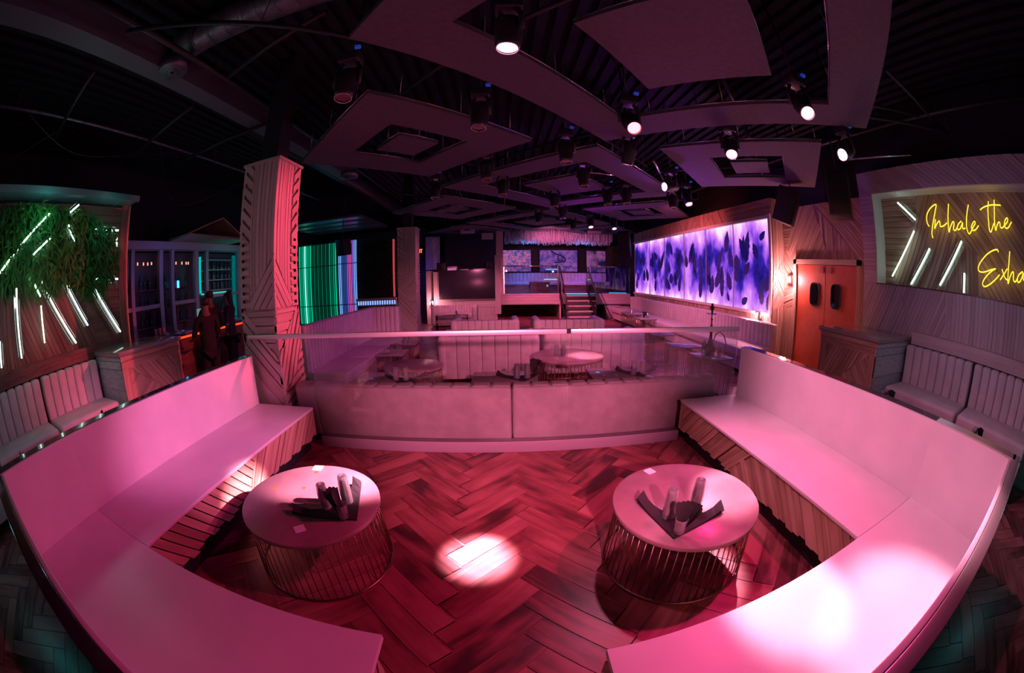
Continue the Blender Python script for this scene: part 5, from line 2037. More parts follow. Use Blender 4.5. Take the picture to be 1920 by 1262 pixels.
# slanted pine wall piece left of the DJ booth
m = MB()
m.box(-2.86, -2.32, 14.3, 14.42, 1.96, 3.25)
slats(m, frame((-2.86, 14.3, 0), (1, 0, 0), (0, 0, 1)), [([(0, 1.96), (0.54, 1.96), (0.54, 3.25), (0, 3.1)], 50, 0.06, 0.02)])
struct(m.build('trim_15', M_PINE_PALE))
m = MB()
m.box(-2.66, -2.5, 13.3, 14.3, 0, 1.9)
struct(m.build('trim_16', M_PINE_PALE))
e = empty('dj_booth', (-1.25, 13.9, 0), 'pine-framed DJ booth with a large dark screen on its front', 'dj booth')
m = MB()
m.box(-2.42, -0.12, 13.45, 14.35, 0.0, 1.84)
m.build('carcass', M_DARKWOOD, e)
MB().rbox(-2.2, -0.19, 13.3, 13.4, 0.86, 1.9, 0.005, 1).build('screen', M_TV, e)
m = MB()
slats(m, frame((-2.42, 13.44, 0), (1, 0, 0), (0, 0, 1)), [([(0, 0), (0.2, 0), (0.2, 1.86), (0, 1.86)], 90, 0.07, 0.02), ([(0.2, 0.55), (1.1, 0.55), (1.1, 0.86), (0.2, 0.86)], -50, 0.06, 0.02), ([(1.1, 0.55), (2.27, 0.55), (2.27, 0.86), (1.1, 0.86)], 0, 0.08, 0.02),
                                                          ([(0.2, 0), (2.3, 0), (2.3, 0.55), (0.2, 0.55)], 90, 0.07, 0.015)])
m.box(-0.19, 0.02, 13.35, 13.44, 0.3, 2.4)
m.build('pine_frame', M_PINE_PALE, e)
MB().box(-2.42, -0.12, 13.45, 14.35, 1.84, 1.88).build('desk_top', M_BLACK, e)
# equipment
for (x, w_, h_, nm, tx, cat_) in ((-1.75, 0.36, 0.16, 'drink_carton', 'red and white carton on the DJ desk', 'carton'), (-1.3, 0.34, 0.06, 'media_player', 'flat black player on the DJ desk', 'player'), (-0.75, 0.5, 0.07, 'dj_mixer', 'pink-lit mixer on the DJ desk', 'mixer')):
    m = MB()
    m.rbox(x - w_ / 2, x + w_ / 2, 13.55, 13.85, 1.88, 1.88 + h_, 0.01, 1)
    o = m.build(nm, mat(nm + '_body', (0.06, 0.05, 0.06) if 'carton' not in nm else (0.6, 0.35, 0.35), 0.4))
    tag(o, tx, cat_)
    m = MB()
    m.box(x - w_ * 0.42, x + w_ * 0.42, 13.545, 13.55, 1.895, 1.88 + h_ * 0.6)
    m.build('front_display', emission(nm + '_light', (0.9, 0.3, 0.7), 0.5), o)
for (x, w_, tx) in ((-2.15, 0.34, 'dark monitor speaker on the DJ desk by the wall'), (-0.42, 0.2, 'dark monitor speaker on the DJ desk by the stage')):
    e2 = empty('monitor_speaker', (x, 13.8, 1.88), tx, 'speaker', 'DJ monitor speakers')
    MB().rbox(x - w_ / 2, x + w_ / 2, 13.65, 13.95, 1.88, 2.2, 0.01, 1).build('cabinet', M_SPK, e2)
    MB().lathe([(0.001, 0), (0.07, 0.004), (0.075, 0)], (0, 0, 0), 20, Matrix.Translation((x, 13.645, 2.0)) @ Matrix.Rotation(pi / 2, 4, 'X')).build('cone', M_BLACK, e2)
# wall behind the DJ
m = MB()
m.box(-2.3, 0.0, 15.6, 15.7, 0, 3.5)
struct(m.build('wall_back.002', mat('navy_backdrop', (0.03, 0.03, 0.07), 0.6)))
m = MB()
m.box(-0.15, 0.12, 14.4, 14.6, 0.95, 3.5)
struct(m.build('column', M_PINE_PALE))
for (u, v, tx) in ((877, 432, 'small pink-lit air vent above the DJ booth'), (914, 443, 'larger pink-lit air vent beside the DJ booth top'), (1115, 432, 'small violet-lit air vent above the feather fringe')):
    p = at(u, v, 'y', 14.0 if u != 914 else 14.37)
    e = empty('air_vent', p, tx, 'vent', 'air vents at the back')
    w_ = 0.27 if u != 914 else 0.22
    MB().box(p[0] - w_, p[0] + w_, p[1], p[1] + 0.04, p[2] - 0.12, p[2] + 0.12).build('frame', mat('pale_metal', (0.6, 0.55, 0.58), 0.5), e)
    m = MB()
    for k in range(2):
        m.box(p[0] - w_ + 0.03, p[0] + w_ - 0.03, p[1] - 0.01, p[1], p[2] - 0.08 + k * 0.1, p[2] - 0.02 + k * 0.1)
    m.build('louvre', mat('vent_louvre', (0.5, 0.45, 0.5), 0.5), e)

# ------------------------------------------------------------------ raised stage
SY, SZ = 14.4, 0.97
e_ = MB()
e_.box(0.12, 5.2, SY, Y1, SZ - 0.1, SZ)
struct(e_.build('floor', M_DARKWOOD))
for bx in ((0.03, 2.27, SY + 0.02, SY + 0.1, 0.55, SZ - 0.11), (3.47, 5.2, SY + 0.02, SY + 0.1, 0.53, SZ - 0.11), (4.75, 5.2, SY + 0.11, SY + 0.2, 0.0, 0.52), (2.28, 2.34, SY + 0.02, Y1, 0.0, SZ - 0.11), (3.4, 3.46, SY + 0.02, Y1, 0.0, SZ - 0.11)):
    m = MB()
    m.box(*bx)
    struct(m.build('wall_back', M_PINE_PALE))
for (a_, b_) in ((0.03, 2.27), (3.47, 5.2)):
    m = MB()
    slats(m, frame((a_, SY, 0), (1, 0, 0), (0, 0, 1)), [([(0, 0.55), (b_ - a_, 0.55), (b_ - a_, SZ), (0, SZ)], 0, 0.1, 0.015)])
    struct(m.build('wall_back', M_PINE_PALE))
e = empty('stage_steps', (2.85, 14.0, 0), 'short flight of dark steps up to the stage', 'steps')
for k in range(5):
    y1_ = 13.15 + k * 0.26
    m = MB()
    m.box(2.36, 3.38, y1_, y1_ + 0.3, (k + 1) * 0.18 - 0.04, (k + 1) * 0.18)
    m.box(2.36, 3.38, y1_ + 0.25, y1_ + 0.27, k * 0.18, (k + 1) * 0.18 - 0.04)
    m.build('step', M_PINE_PALE, e)
MB().box(2.3, 3.44, SY - 0.03, SY - 0.01, SZ - 0.03, SZ - 0.005).build('nosing_light', emission('cyan_nosing', (0.05, 0.5, 0.9), 2.0), e)
for x in (2.3, 3.42):
    m = MB()
    m.box(-0.5, 0.5, -0.5, 0.5, -0.5, 0.5, Matrix.Translation((x, 13.72, 0.5)) @ Matrix.Rotation(math.atan2(0.95, 1.35), 4, 'X') @ Matrix.Diagonal((0.05, 1.65, 0.22, 1)))
    m.build('stringer', M_BLACK, e)
m = MB()
for x in (2.3, 3.42):
    m = MB()
    m.tube([(x, 13.1, 0.02), (x, 13.1, 0.95), (x, 14.4, 2.0), (x, 14.6, 2.0), (x, 14.6, SZ)], 0.022, 8)
    o = m.build('stair_handrail', M_PIPE, None)
    tag(o, 'black sloping handrail on the ' + ('DJ booth side' if x < 3 else 'feather wall side') + ' of the stage steps', 'handrail', 'stage stair handrails')
    m = MB()
    F = frame((x, 13.15, 0), (0, 1, 0), (0, 0, 1))
    m.prism([(0.02, 0.2), (1.3, 1.1), (1.3, 1.92), (0.02, 0.88)], -0.004, 0.004, F)
    m.build('glass_infill', M_PANE, o)
for (a, b, tx) in ((0.12, 2.24, 'glass balustrade with a thin rail on the DJ booth side of the stage'), (3.48, 5.18, 'glass balustrade with a thin rail on the feather wall side of the stage')):
    e = empty('glass_balustrade', ((a + b) / 2, SY, SZ), tx, 'balustrade', 'stage balustrades')
    MB().box(a, b, SY + 0.0, SY + 0.012, SZ, 2.0).build('pane', pane('balustrade_glass', (0.8, 0.85, 0.95), 1.4), e)
    MB().tube([(a, SY + 0.006, 2.03), (b, SY + 0.006, 2.03)], 0.02, 8).build('handrail', M_CHROME, e)
    for x in (a + 0.02, b - 0.02):
        MB().box(x - 0.02, x + 0.02, SY - 0.01, SY + 0.02, SZ, 2.02).build('post', M_CHROME, e)

# stage back wall with lit panels
def stage_panel_mat(name, c1, c2, st, sc_=2.0):
    m = bpy.data.materials.new(name)
    m.use_nodes = True
    nt = m.node_tree
    nt.nodes.clear()
    o = nt.nodes.new('ShaderNodeOutputMaterial')
    em = nt.nodes.new('ShaderNodeEmission')
    g = nt.nodes.new('ShaderNodeNewGeometry')
    nz = nt.nodes.new('ShaderNodeTexNoise')
    nz.inputs['Scale'].default_value = sc_
    nz.inputs['Detail'].default_value = 6
    nt.links.new(g.outputs['Position'], nz.inputs['Vector'])
    cr = nt.nodes.new('ShaderNodeValToRGB')
    cr.color_ramp.elements[0].position = 0.38
    cr.color_ramp.elements[0].color = (*c1, 1)
    cr.color_ramp.elements[1].position = 0.62
    cr.color_ramp.elements[1].color = (*c2, 1)
    nt.links.new(nz.outputs['Fac'], cr.inputs[0])
    nt.links.new(cr.outputs[0], em.inputs[0])
    em.inputs[1].default_value = st
    nt.links.new(em.outputs[0], o.inputs[0])
    return m


P1 = stage_panel_mat('lit_pink_blue_glass', (0.10, 0.1, 0.5), (0.8, 0.2, 0.45), 0.6, 9.0)
P2 = stage_panel_mat('lit_violet_glass', (0.10, 0.06, 0.4), (0.42, 0.12, 0.5), 0.6, 5.5)
P3 = stage_panel_mat('dim_violet_glass', (0.015, 0.012, 0.06), (0.45, 0.12, 0.4), 0.6, 1.6)
for k, (x0, x1, pm) in enumerate(((0.14, 1.46, P1), (1.9, 3.72, P2), (4.2, 5.15, P3))):
    m = MB()
    m.box(x0 - 0.04, x1 + 0.04, 17.96, 18.05, 1.82, 2.95)
    w_ = struct(m.build(f'window_{k + 1}', M_BLACK))
    m = MB()
    m.box(x0, x1, 17.93, 17.955, 1.87, 2.9)
    m.build('lit_glass', pm, w_)
# dark swoosh emblem with U, and the letters under it, on the middle window
e = empty('wall_logo', (2.8, 17.9, 2.0), 'dark swoosh emblem with lettering on the middle lit stage window', 'logo')
sw = [(1030 + u / 21.03, 470 + v / 21.03) for u, v in ((80, 0), (110, 50), (200, 105), (330, 155), (450, 195), (560, 255), (625, 330), (620, 390), (560, 430), (440, 455), (300, 465), (210, 462))]
m = MB()
m.tube([at(u, v, 'y', 17.9) for u, v in smooth_path(sw, 4)], 0.03, 6)
m.build('swoosh', M_BLACK, e)
m = MB()
for st in ([(340, 215), (345, 380), (350, 395), (500, 395), (515, 290)], [(470, 395), (480, 420)]):
    m.tube([at(1030 + u / 21.03, 470 + v / 21.03, 'y', 17.9) for u, v in st], 0.026, 6)
m.build('monogram', M_BLACK, e)
m = MB()
for st in ([(-330, 560), (-250, 620), (-190, 600)], [(80, 610), (120, 668), (150, 605)], [(175, 668), (215, 605), (250, 668)], [(270, 605), (310, 668), (330, 600)],
           [(360, 600), (400, 640), (400, 668)], [(555, 665), (560, 598), (690, 665), (700, 598)], [(745, 668), (830, 595), (895, 668)]):
    m = MB()
    m.tube([at(1030 + u / 21.03, 470 + v / 21.03, 'y', 17.9) for u, v in st], 0.02, 5)
    m.build('letter', M_BLACK, e)
# stage banquette
e = empty('stage_banquette', (2.6, 17.5, SZ), 'channelled banquette along the stage back wall', 'bench')
m = MB()
channel_back(m, 0.2, 5.1, 17.6, 17.8, SZ + 0.35, 1.8, 28, 0.03)
m.build('channelled_back', M_VELVET, e)
m = MB()
m.rbox(0.2, 5.1, 17.0, 17.6, SZ + 0.25, SZ + 0.42, 0.03, 2)
m.build('seat_cushion', M_VELVET, e)
m = MB()
m.box(0.22, 5.08, 17.06, 17.7, SZ, SZ + 0.25)
m.build('base', M_DARKWOOD, e)
for (u0, v0, u1, v1, y_, tx) in ((1023, 505, 1045, 505, 17.915, 'short white LED bar on the stage window'), (1020, 524, 1047, 524, 17.585, 'short white LED bar above the stage seat')):
    a, b = at(u0, v0, 'y', y_), at(u1, v1, 'y', y_)
    m = MB()
    m.tube([a, b], 0.014, 6)
    tag(m.build('led_bar', emission('pale_cyan_bar', (0.45, 0.9, 0.8), 1.6)), tx, 'led light', 'short LED bars on the stage')
for (a, b, tx) in ((1.2, 2.1, 'dark low table on the DJ booth side of the stage'), (3.7, 4.5, 'dark low table on the feather wall side of the stage')):
    e = empty('stage_table', ((a + b) / 2, 15.9, SZ), tx, 'table', 'stage tables')
    MB().box(a, b, 15.6, 16.2, SZ + 0.4, SZ + 0.44).build('tabletop', M_TOP, e)
    MB().box(a + 0.04, b - 0.04, 15.64, 16.16, SZ, SZ + 0.4).build('base', M_DARKWOOD, e)
m = MB()
m.box(4.35, 5.1, 14.6, 14.62, SZ + 0.005, SZ + 0.03)
tag(m.build('floor_led', emission('cyan_strip', (0.05, 0.55, 0.8), 1.6)), 'cyan LED strip on the stage floor by the feather wall', 'led light')
for (x0, x1, tx) in ((3.5, 4.6, 'bright subwoofer with round cone in the niche beside the steps'),):
    e = empty('subwoofer', (4.43, 14.5, 0), tx, 'speaker')
    MB().rbox(4.12, 4.74, 14.2, 14.7, 0.0, 0.5, 0.01, 1).build('cabinet', mat('grey_cabinet_pink_light', (0.5, 0.4, 0.42), 0.6), e)  # pink light put into the cabinet and cone colours
    MB().lathe([(0.001, 0.03), (0.06, 0.04), (0.07, 0.01), (0.16, 0.03), (0.19, 0.035), (0.2, 0.0)], (0, 0, 0), 32, Matrix.Translation((4.43, 14.2, 0.25)) @ Matrix.Rotation(pi / 2, 4, 'X')).build('cone', mat('speaker_cone', (0.55, 0.4, 0.42), 0.5), e)
# feather fringe over the stage
mb = MB()
r = random.Random(5)
for k in range(1500):
    x = r.uniform(0.2, 4.68)
    y = 15.0 + r.uniform(0, 1.1)
    zt = 3.62 - r.random() * 0.12
    L = r.uniform(0.35, 0.55)
    dx, dy = r.uniform(-0.06, 0.06), r.uniform(-0.06, 0.06)
    pts = [Vector((x + dx * t, y + dy * t, zt - L * t)) for t in (0, 0.4, 0.75, 1.0)]
    wv = r.uniform(0.008, 0.02)
    mb.tube(pts, wv * 0.4, 4, False, wv)
    for q in range(5):
        t = 0.3 + 0.15 * q
        c = Vector((x + dx * t, y + dy * t, zt - L * t))
        leaf(mb, c, 0.07, 0.006, Vector((r.uniform(-1, 1), r.uniform(-1, 1), -0.9)), Vector((0, -1, 0)))
tag(mb.build('feather_fringe', mat('white_feathers', (0.75, 0.65, 0.72), 0.9)), 'long fringe of white feathers hanging above the stage', 'fringe', None, 'stuff')
m = MB()
m.box(0.15, 4.7, 14.95, 16.15, 3.62, 3.68)
tag(m.build('fringe_frame', M_BLACK), 'dark hanging frame that carries the feather fringe', 'frame')
# vine drapery at the stage end by the feather wall
mb = MB()
for k in range(160):
    x, y = r.uniform(4.65, 5.15), r.uniform(15.5, 16.2)
    zt = 3.0 - r.random() * 0.2
    L = r.uniform(0.4, 0.95)
    for j in range(int(L / 0.05)):
        leaf(mb, Vector((x + 0.02 * sin(j), y, zt - j * 0.05)), 0.07, 0.012, Vector((r.uniform(-1, 1), -0.3, -0.7)), Vector((0, -1, 0)))
tag(mb.build('vine_drapery', M_DEADLEAF), 'dark hanging vines at the feather wall end of the stage', 'foliage', None, 'stuff')

# ------------------------------------------------------------------ ceiling clouds: diamond boards with a hole and an inner square
ZP = 3.4


def diamond(cx, cy, h):
    return [(cx, cy - h), (cx + h, cy), (cx, cy + h), (cx - h, cy)]


def ring(cx, cy, ho, hi, label):
    m = MB()
    A, B = diamond(cx, cy, ho), diamond(cx, cy, hi)
    z0, z1 = ZP, ZP + 0.05
    vs = [(x, y, z0) for x, y in A] + [(x, y, z0) for x, y in B] + [(x, y, z1) for x, y in A] + [(x, y, z1) for x, y in B]
    fs = []
    for i in range(4):
        j = (i + 1) % 4
        fs += [(i, 4 + i, 4 + j, j), (8 + i, 8 + j, 12 + j, 12 + i), (i, j, 8 + j, 8 + i), (4 + i, 12 + i, 12 + j, 4 + j)]
    m.add(vs, fs)
    o = m.build('ceiling_panel', M_TILE)
    tag(o, label, 'ceiling panel', 'suspended diamond ceiling panels')
    hangers(o, A, B)
    return o


def hangers(o, A, B=None):
    m = MB()
    for poly in (A, B) if B else (A,):
        for i in range(4):
            a, b = Vector((*poly[i], 0)), Vector((*poly[(i + 1) % 4], 0))
            for t in ((0.15, 0.5, 0.85) if (a - b).length > 1.5 else (0.5,)):
                p = a.lerp(b, t)
                q = p.lerp(Vector((sum(x for x, _ in poly) / 4, sum(y for _, y in poly) / 4, 0)), 0.03 if poly is A else -0.03)
                m.tube([(q[0], q[1], ZP + 0.05), (q[0], q[1], ZC)], 0.003, 4)
                d = (b - a).normalized() * 0.09
                m.tube([(q[0] - d[0], q[1] - d[1], ZP + 0.062), (q[0] + d[0], q[1] + d[1], ZP + 0.062)], 0.008, 4)
    m.build('hanger_clip', M_CHROME, o)
    m = MB()
    for poly in (A, B) if B else (A,):
        for i in range(4):
            a, b = poly[i], poly[(i + 1) % 4]
            m.tube([(a[0], a[1], ZP + 0.045), (b[0], b[1], ZP + 0.045)], 0.007, 4)
    m.build('metal_edging', M_CHROME, o)


def square(cx, cy, h, label):
    m = MB()
    A = diamond(cx, cy, h)
    m.prism(A, ZP, ZP + 0.05)
    o = m.build('ceiling_panel', M_TILE)
    tag(o, label, 'ceiling panel', 'suspended diamond ceiling panels')
    hangers(o, A)


WHERE = {(1.35, 2.07): 'right over the booth', (-1.2, 4.62): 'beside the big pine column', (3.75, 4.5): 'before the feather wall header',
         (1.3, 7.1): 'over the club sofas', (-1.2, 9.6): 'beyond the far pine column', (3.75, 9.5): 'at the middle of the feather wall', (1.3, 12.1): 'before the stage', (-1.2, 14.3): 'over the DJ booth',
         (3.75, 14.0): 'over the stage end by the feather wall'}
for (cx, cy), w_ in WHERE.items():
    big = abs(cx - 1.3) < 0.1
    if big:
        ring(cx, cy, 2.4, 1.66, 'large hollow diamond ceiling panel ' + w_)
        square(cx, cy, 0.85, 'plain inner diamond ceiling panel ' + w_)
    else:
        ring(cx, cy, 1.62, 0.8, 'small hollow diamond ceiling panel ' + w_)
        square(cx, cy, 0.42, 'tiny inner diamond ceiling panel ' + w_)


# ------------------------------------------------------------------ moving heads on their pipes
M_LENS_ON = emission('lit_lens', (1.0, 0.4, 0.6), 5.0)
M_LENS_RED = emission('lit_red_lens', (1.0, 0.14, 0.18), 6.0)
M_LENS = mat('dark_lens', (0.25, 0.1, 0.12), 0.05, coat=1.0)
M_BODY = mat('lamp_body_black', (0.03, 0.026, 0.035), 0.35)


def moving_head(p, target, lit, label, red=False, zt=4.5, sc=1.0):
    p = Vector(p)
    d = (Vector(target) - p).normalized()
    e = empty('stage_lamp', p, label, 'stage lamp', 'moving head lamps')
    M = Matrix.Translation(p) @ d.to_track_quat('Z', 'Y').to_matrix().to_4x4() @ Matrix.Scale(sc, 4)
    MB().lathe([(0.001, -0.30), (0.05, -0.298), (0.078, -0.27), (0.088, -0.2), (0.088, -0.1), (0.08, -0.04), (0.076, 0.0), (0.066, 0.0), (0.064, -0.012)], (0, 0, 0), 24, M).build('lamp_head', M_BODY, e)
    MB().lathe([(0.0005, -0.014), (0.064, -0.012)], (0, 0, 0), 24, M).build('lens', (M_LENS_RED if red else M_LENS_ON) if lit else M_LENS, e)
    MB().tube([M @ Vector((0.069 * cos(2 * pi * k / 24), 0.069 * sin(2 * pi * k / 24), 0.001)) for k in range(24)], 0.005 * sc, 5, True).build('lens_ring', M_CHROME, e)
    c = p - d * 0.17 * sc
    m = MB()
    side = d.cross(Vector((0, 0, 1)))
    side = side.normalized() if side.length > 0.05 else Vector((1, 0, 0))
    for s in (-1, 1):
        a = c + side * 0.1 * s * sc
        m.tube([a - Vector((0, 0, 0.03)), a + Vector((0, 0, 0.12 * sc)), c + side * 0.06 * s * sc + Vector((0, 0, 0.2 * sc))], 0.02 * sc, 6)
    m.build('yoke', M_BODY, e)
    m = MB()
    top = c + Vector((0, 0, 0.19 * sc))
    m.rbox(top[0] - 0.09 * sc, top[0] + 0.09 * sc, top[1] - 0.08 * sc, top[1] + 0.08 * sc, top[2], top[2] + 0.1 * sc, 0.015, 2)
    m.build('base_box', M_BODY, e)
    if zt > top[2] + 0.1 * sc:
        m = MB()
        m.tube([(top[0], top[1], top[2] + 0.1 * sc), (top[0], top[1], zt)], 0.014, 6)
        m.build('clamp', M_PIPE, e)
    m = MB()
    m.rbox(top[0] + 0.05 * sc, top[0] + 0.1 * sc, top[1] - 0.1 * sc, top[1] - 0.06 * sc, top[2] + 0.1 * sc, top[2] + 0.13 * sc, 0.008, 1)
    m.build('blue_connector', mat('blue_plug', (0.05, 0.15, 0.9), 0.4, emit=(0.02, 0.08, 0.7), es=0.25), e)  # emission puts a glow into the plug, which is no lamp
    return e


LBL = ['biggest lit stage lamp, glowing pink under the large hollow panel', 'red-glowing lit stage lamp at the far corner of the large hollow panel', 'lit stage lamp against the wide grey panel strip',
       'lit stage lamp over the holed violet panel', 'lit pink stage lamp beyond the ceiling panels, above the upright loudspeaker', 'lit stage lamp tilted sideways, just beyond the red-glowing one', 'small lit stage lamp near the pipe crossing']
for i, (p, t, c, bw, an) in enumerate(HEADS):
    moving_head(p, t, True, LBL[i], i == 1)
UNLIT = [(643, 184, 'unlit stage lamp high beside the big pine column'), (897, 240, 'unlit stage lamp under the holed panel edge'), (912, 337, 'unlit stage lamp in the second row over the sofas'),
         (1062, 304, 'unlit stage lamp by the large hollow panel edge'), (943, 366, 'unlit stage lamp close to the second row one'), (1095, 350, 'unlit stage lamp under the red-lit inner panel'),
         (1040, 388, 'unlit stage lamp before the stage, middle'), (1175, 382, 'unlit stage lamp before the feather wall header'), (1010, 418, 'small unlit stage lamp above the fringe, DJ side'),
         (1055, 410, 'small unlit stage lamp above the fringe, middle'), (1140, 384, 'unlit stage lamp with a glinting rim over the walkway'), (815, 372, 'unlit stage lamp toward the far pine column'),
         (1262, 390, 'unlit stage lamp near the header top'), (1075, 430, 'tiny unlit stage lamp low over the stage')]
for (u, v, tx) in UNLIT:
    p = at(u, v, 'z', 3.05)
    if p[1] > 13.8:
        p = at(u, v, 'y', 13.5)
    t = Vector(p) + Vector((-0.1 + 0.15 * sin(u), -0.5, -3))
    moving_head(p, t, False, tx)
for (u, v, tx) in ((1108, 426, 'tiny lit stage lamp above the middle of the fringe'), (1152, 429, 'tiny lit stage lamp at the fringe end'), (1292, 383, 'small lit stage lamp by the header'), ):
    p = at(u, v, 'z', 3.05)
    if p[1] > 13.8:
        p = at(u, v, 'y', 13.2)
    moving_head(p, Vector(p) + Vector((0.0, -1.5, -3)), True, tx)

# pipes that carry the lamps: diagonal runs between the diamonds
def pipe(name, pts, r_, label, mt=None, cat_='pipe', group=None):
    m = MB()
    m.tube(pts, r_, 8)
    return tag(m.build(name, mt or M_PIPE), label, cat_, group)


ZL = 3.64
diag = [((-2.6, 0.9), (2.6, 6.1), 'lamp pipe running diagonally past the big pine column side of the booth panel'),
        ((-0.6, 0.0), (4.9, 5.5), 'lamp pipe running diagonally over the booth towards the header'),
        ((5.1, 1.2), (-0.2, 6.5), 'lamp pipe crossing from the doors towards the sofas'),
        ((2.6, 0.0), (-2.4, 5.0), 'lamp pipe crossing over the booth towards the pine column'),
        ((-2.0, 4.9), (3.8, 10.7), 'lamp pipe running diagonally over the club sofas'),
        ((5.0, 4.6), (-2.0, 11.6), 'lamp pipe crossing over the club sofas'),
        ((-2.3, 8.3), (2.6, 13.2), 'lamp pipe running diagonally before the stage'),
        ((5.0, 8.4), (-0.2, 13.6), 'lamp pipe crossing before the stage')]
for iq, (a, b, tx) in enumerate(diag):
    ZL = 3.64 + 0.07 * (iq in (2, 3, 5, 7))
    m = MB()
    m.tube([(a[0], a[1], ZL), (b[0], b[1], ZL)], 0.024, 8)
    o = m.build('lamp_pipe', M_PIPE)
    tag(o, tx, 'pipe', 'diagonal lamp pipes')
    av, bv = Vector((*a, ZL)), Vector((*b, ZL))
    nseg = int((bv - av).length / 1.2)
    for k in range(nseg + 1):
        p = av.lerp(bv, k / nseg)
        MB().tube([p, (p[0], p[1], ZC)], 0.006, 4).build('drop_rod', M_PIPE, o)
# electrical truss bars with pink shine (short)
for (u0, v0, u1, v1, tx) in ((1100, 322, 1165, 330, 'short shiny lamp bar over the sofas'), (1165, 356, 1190, 362, 'short shiny lamp bar near the header'), (1580, 300, 1708, 290, 'thin shiny conduit above the upright loudspeaker'),
                             (1225, 300, 1245, 340, 'shiny bar by the sideways lit lamp')):
    a, b = at(u0, v0, 'z', 3.5), at(u1, v1, 'z', 3.5)
    pipe('lamp_bar', [a, b], 0.02, tx, M_CHROME, 'pipe', 'short lamp bars')
# long runs parallel to the room
for (x, z_, r_, tx, mt) in ((-2.8, 3.9, 0.03, 'sprinkler pipe running over the bar side of the booth', M_PIPE), (-4.76, 3.9, 0.022, 'thin pinkish pipe high over the bar side', M_GALV),
                            (4.86, 3.9, 0.03, 'pipe running high along the neon wall', M_PIPE)):
    pipe('ceiling_pipe', [(x, Y0 + 0.1, z_), (x, 9.0, z_)], r_, tx, mt, 'pipe', 'long ceiling pipes')
    for k in range(4):
        y = 0.2 + k * 2.2
        pipe('pipe_hanger', [(x, y, z_ + r_), (x, y, ZC)], 0.006, 'thin hanger rod of the ' + tx, M_PIPE, 'hanger', 'pipe hanger rods')
m = MB()
m.box(-3.42, -3.16, Y0 + 0.1, 7.5, 3.9, 4.15)
tag(m.build('ceiling_beam', mat('grey_beam', (0.11, 0.14, 0.15), 0.6)), 'broad dark steel beam over the bar side with a teal sheen', 'beam')  # grey tinted teal for the light on the beam
for (a, b, tx) in (((-3.72, 1.09, 3.95), (-5.14, 1.21, 3.8), 'cross brace over the greenery wall'), ((-3.6, 2.83, 3.95), (-5.65, 3.01, 3.8), 'cross brace over the bar pedestal'), ((-3.09, 3.94, 3.88), (-5.17, 3.91, 3.8), 'thin cross rod toward the bar'),
                   ((-1.4, 2.2, 3.95), (-2.78, 2.6, 3.92), 'cross pipe from the sprinkler tee'), ((4.84, 1.6, 3.9), (3.3, 2.9, 3.9), 'slanting pipe above the doors'), ((3.62, 1.42, 3.9), (6.0, 1.42, 3.9), 'cross pipe over the neon wall')):
    b = (min(b[0], 5.5), b[1], b[2])
    pipe('cross_brace', [a, b], 0.028, tx, M_PIPE, 'brace', 'ceiling cross braces')
# spiral duct with round diffuser
e = empty('air_duct', (-2.3, 1.9, 4.0), 'large round air duct curving over the booth towards the bar beam', 'duct')
pts = [Vector((-3.0, 1.9, 4.12)), Vector((-2.7, 1.92, 4.14)), Vector((-2.2, 1.96, 4.15)), Vector((-1.6, 2.0, 4.15)), Vector((-0.6, 2.02, 4.15)), Vector((1.2, 2.0, 4.15))]
MB().tube(pts, 0.19, 24).build('duct_pipe', M_GALV, e)
m = MB()
for k in range(22):
    x = -2.9 + k * 0.19
    m.tube([(x, 1.9 + 0.19 * cos(t * pi / 8) + (x + 3.0) * 0.03, 4.14 + 0.195 * sin(t * pi / 8)) for t in range(16)], 0.006, 4, True)
m.build('duct_seam', M_GALV, e)
MB().lathe([(0.02, -0.02), (0.06, -0.03), (0.07, 0.0), (0.11, -0.03), (0.12, 0.0), (0.16, -0.02), (0.18, 0.01), (0.19, 0.12), (0.001, 0.14)], (-3.07, 1.93, 3.86), 32).build('round_diffuser', M_GALV, e)
tag(MB().tube([(-3.75, 4.4, 4.28), (-3.75, 7.0, 4.28), (-3.75, 10.0, 4.28), (-3.75, 14.2, 4.28)], 0.21, 20).build('air_duct', mat('black_duct', (0.03, 0.03, 0.035), 0.5)), 'round black air duct above the glowing rod walls beyond the big column', 'duct')
m = MB()
p = at(655, 332, 'z', 3.6)
MB().lathe([(0.02, -0.02), (0.06, -0.03), (0.07, 0.0), (0.11, -0.03), (0.12, 0.0), (0.17, -0.01), (0.18, 0.08), (0.001, 0.1)], p, 28).build('ceiling_diffuser', M_GALV)
o = bpy.data.objects['ceiling_diffuser']
tag(o, 'round dark air diffuser under the ceiling beside the big pine column', 'diffuser')
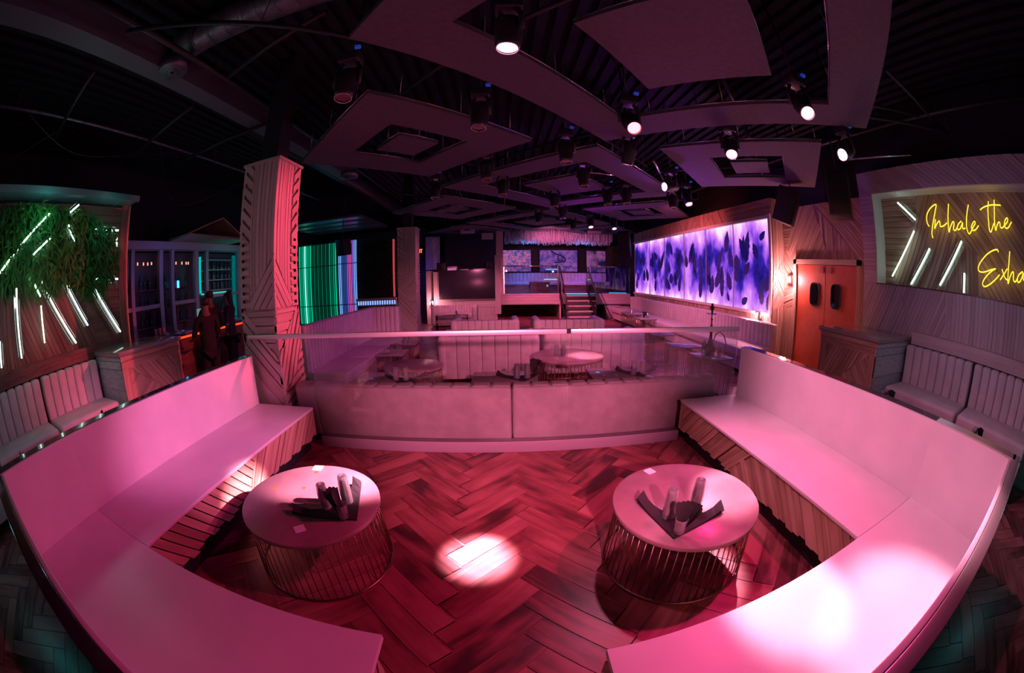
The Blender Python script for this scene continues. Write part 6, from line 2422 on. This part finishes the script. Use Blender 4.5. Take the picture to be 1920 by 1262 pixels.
# drooping cables on the bar side
for (pts, tx) in (([(-4.76, 0.4, 3.9), (-4.9, 1.6, 3.55), (-4.85, 2.9, 3.7), (-4.8, 3.6, 3.85)], 'drooping cable by the thin pinkish pipe'), ([(-4.76, 3.2, 3.88), (-5.3, 4.2, 3.2), (-4.95, 5.2, 3.5), (-4.76, 6.0, 3.88)], 'long drooping cable over the bar'),
                  ([(-4.95, 1.19, 3.82), (-5.4, 0.2, 3.45), (-5.2, -1.0, 3.11)], 'cable dropping toward the greenery wall')):
    q = [Vector(p) for p in pts]
    sm_ = []
    for i in range(len(q) - 1):
        for k in range(6):
            t = k / 6
            p0, p1, p2, p3 = q[max(0, i - 1)], q[i], q[i + 1], q[min(len(q) - 1, i + 2)]
            sm_.append(0.5 * (2 * p1 + (p2 - p0) * t + (2 * p0 - 5 * p1 + 4 * p2 - p3) * t * t + (3 * p1 - p0 - 3 * p2 + p3) * t ** 3))
    sm_.append(q[-1])
    pipe('hanging_cable', sm_, 0.006, tx, M_PIPE, 'cable', 'loose ceiling cables')
# teal and blue lit soffit beyond the column
m = MB()
m.box(-6.2, -3.6, 9.2, 11.7, 3.35, 3.42)
for k in range(3):
    m.box(-6.2, -3.6, 9.7 + k * 0.7, 9.74 + k * 0.7, 3.32, 3.35)
struct(m.build('trim_17', mat('gloss_soffit_far', (0.08, 0.08, 0.1), 0.3)))

# wall sconces by the feather wall end
def sconce(p, label, faces):
    e = empty('wall_sconce', p, label, 'wall lamp', 'wall sconces')
    m = MB()
    m.rbox(p[0] - 0.04, p[0] + 0.04, p[1] - 0.05, p[1] + 0.05, p[2] - 0.09, p[2] + 0.09, 0.01, 2)
    m.build('housing', M_CHROME, e)
    m = MB()
    m.rbox(p[0] - 0.05, p[0] + 0.05, p[1] - 0.03, p[1] + 0.03, p[2] - 0.05, p[2] + 0.05, 0.01, 2)
    m.build('lamp_glass', emission('sconce_glow', (1.0, 0.6, 0.65), 18), e)


sconce((5.47, 5.45, 1.75), 'glaring wall sconce in the corner between the feather wall and the doors', -1)
sconce((5.12, 6.1, 0.98), 'glaring low sconce over the end of the long bench', -1)
sconce((-2.46, 13.25, 0.75), 'small bright sconce beside the sofa under the DJ screen', -1)
PK2 = (1.0, 0.32, 0.42)
lamp('POINT', 'sconce_light', (5.34, 5.40, 1.75), PK2, 60, None, 0.05)
lamp('POINT', 'sconce_light', (5.0, 6.1, 1.0), PK2, 30, None, 0.05)
lamp('POINT', 'sconce_light', (-2.4, 13.1, 0.8), PK2, 16, None, 0.05)
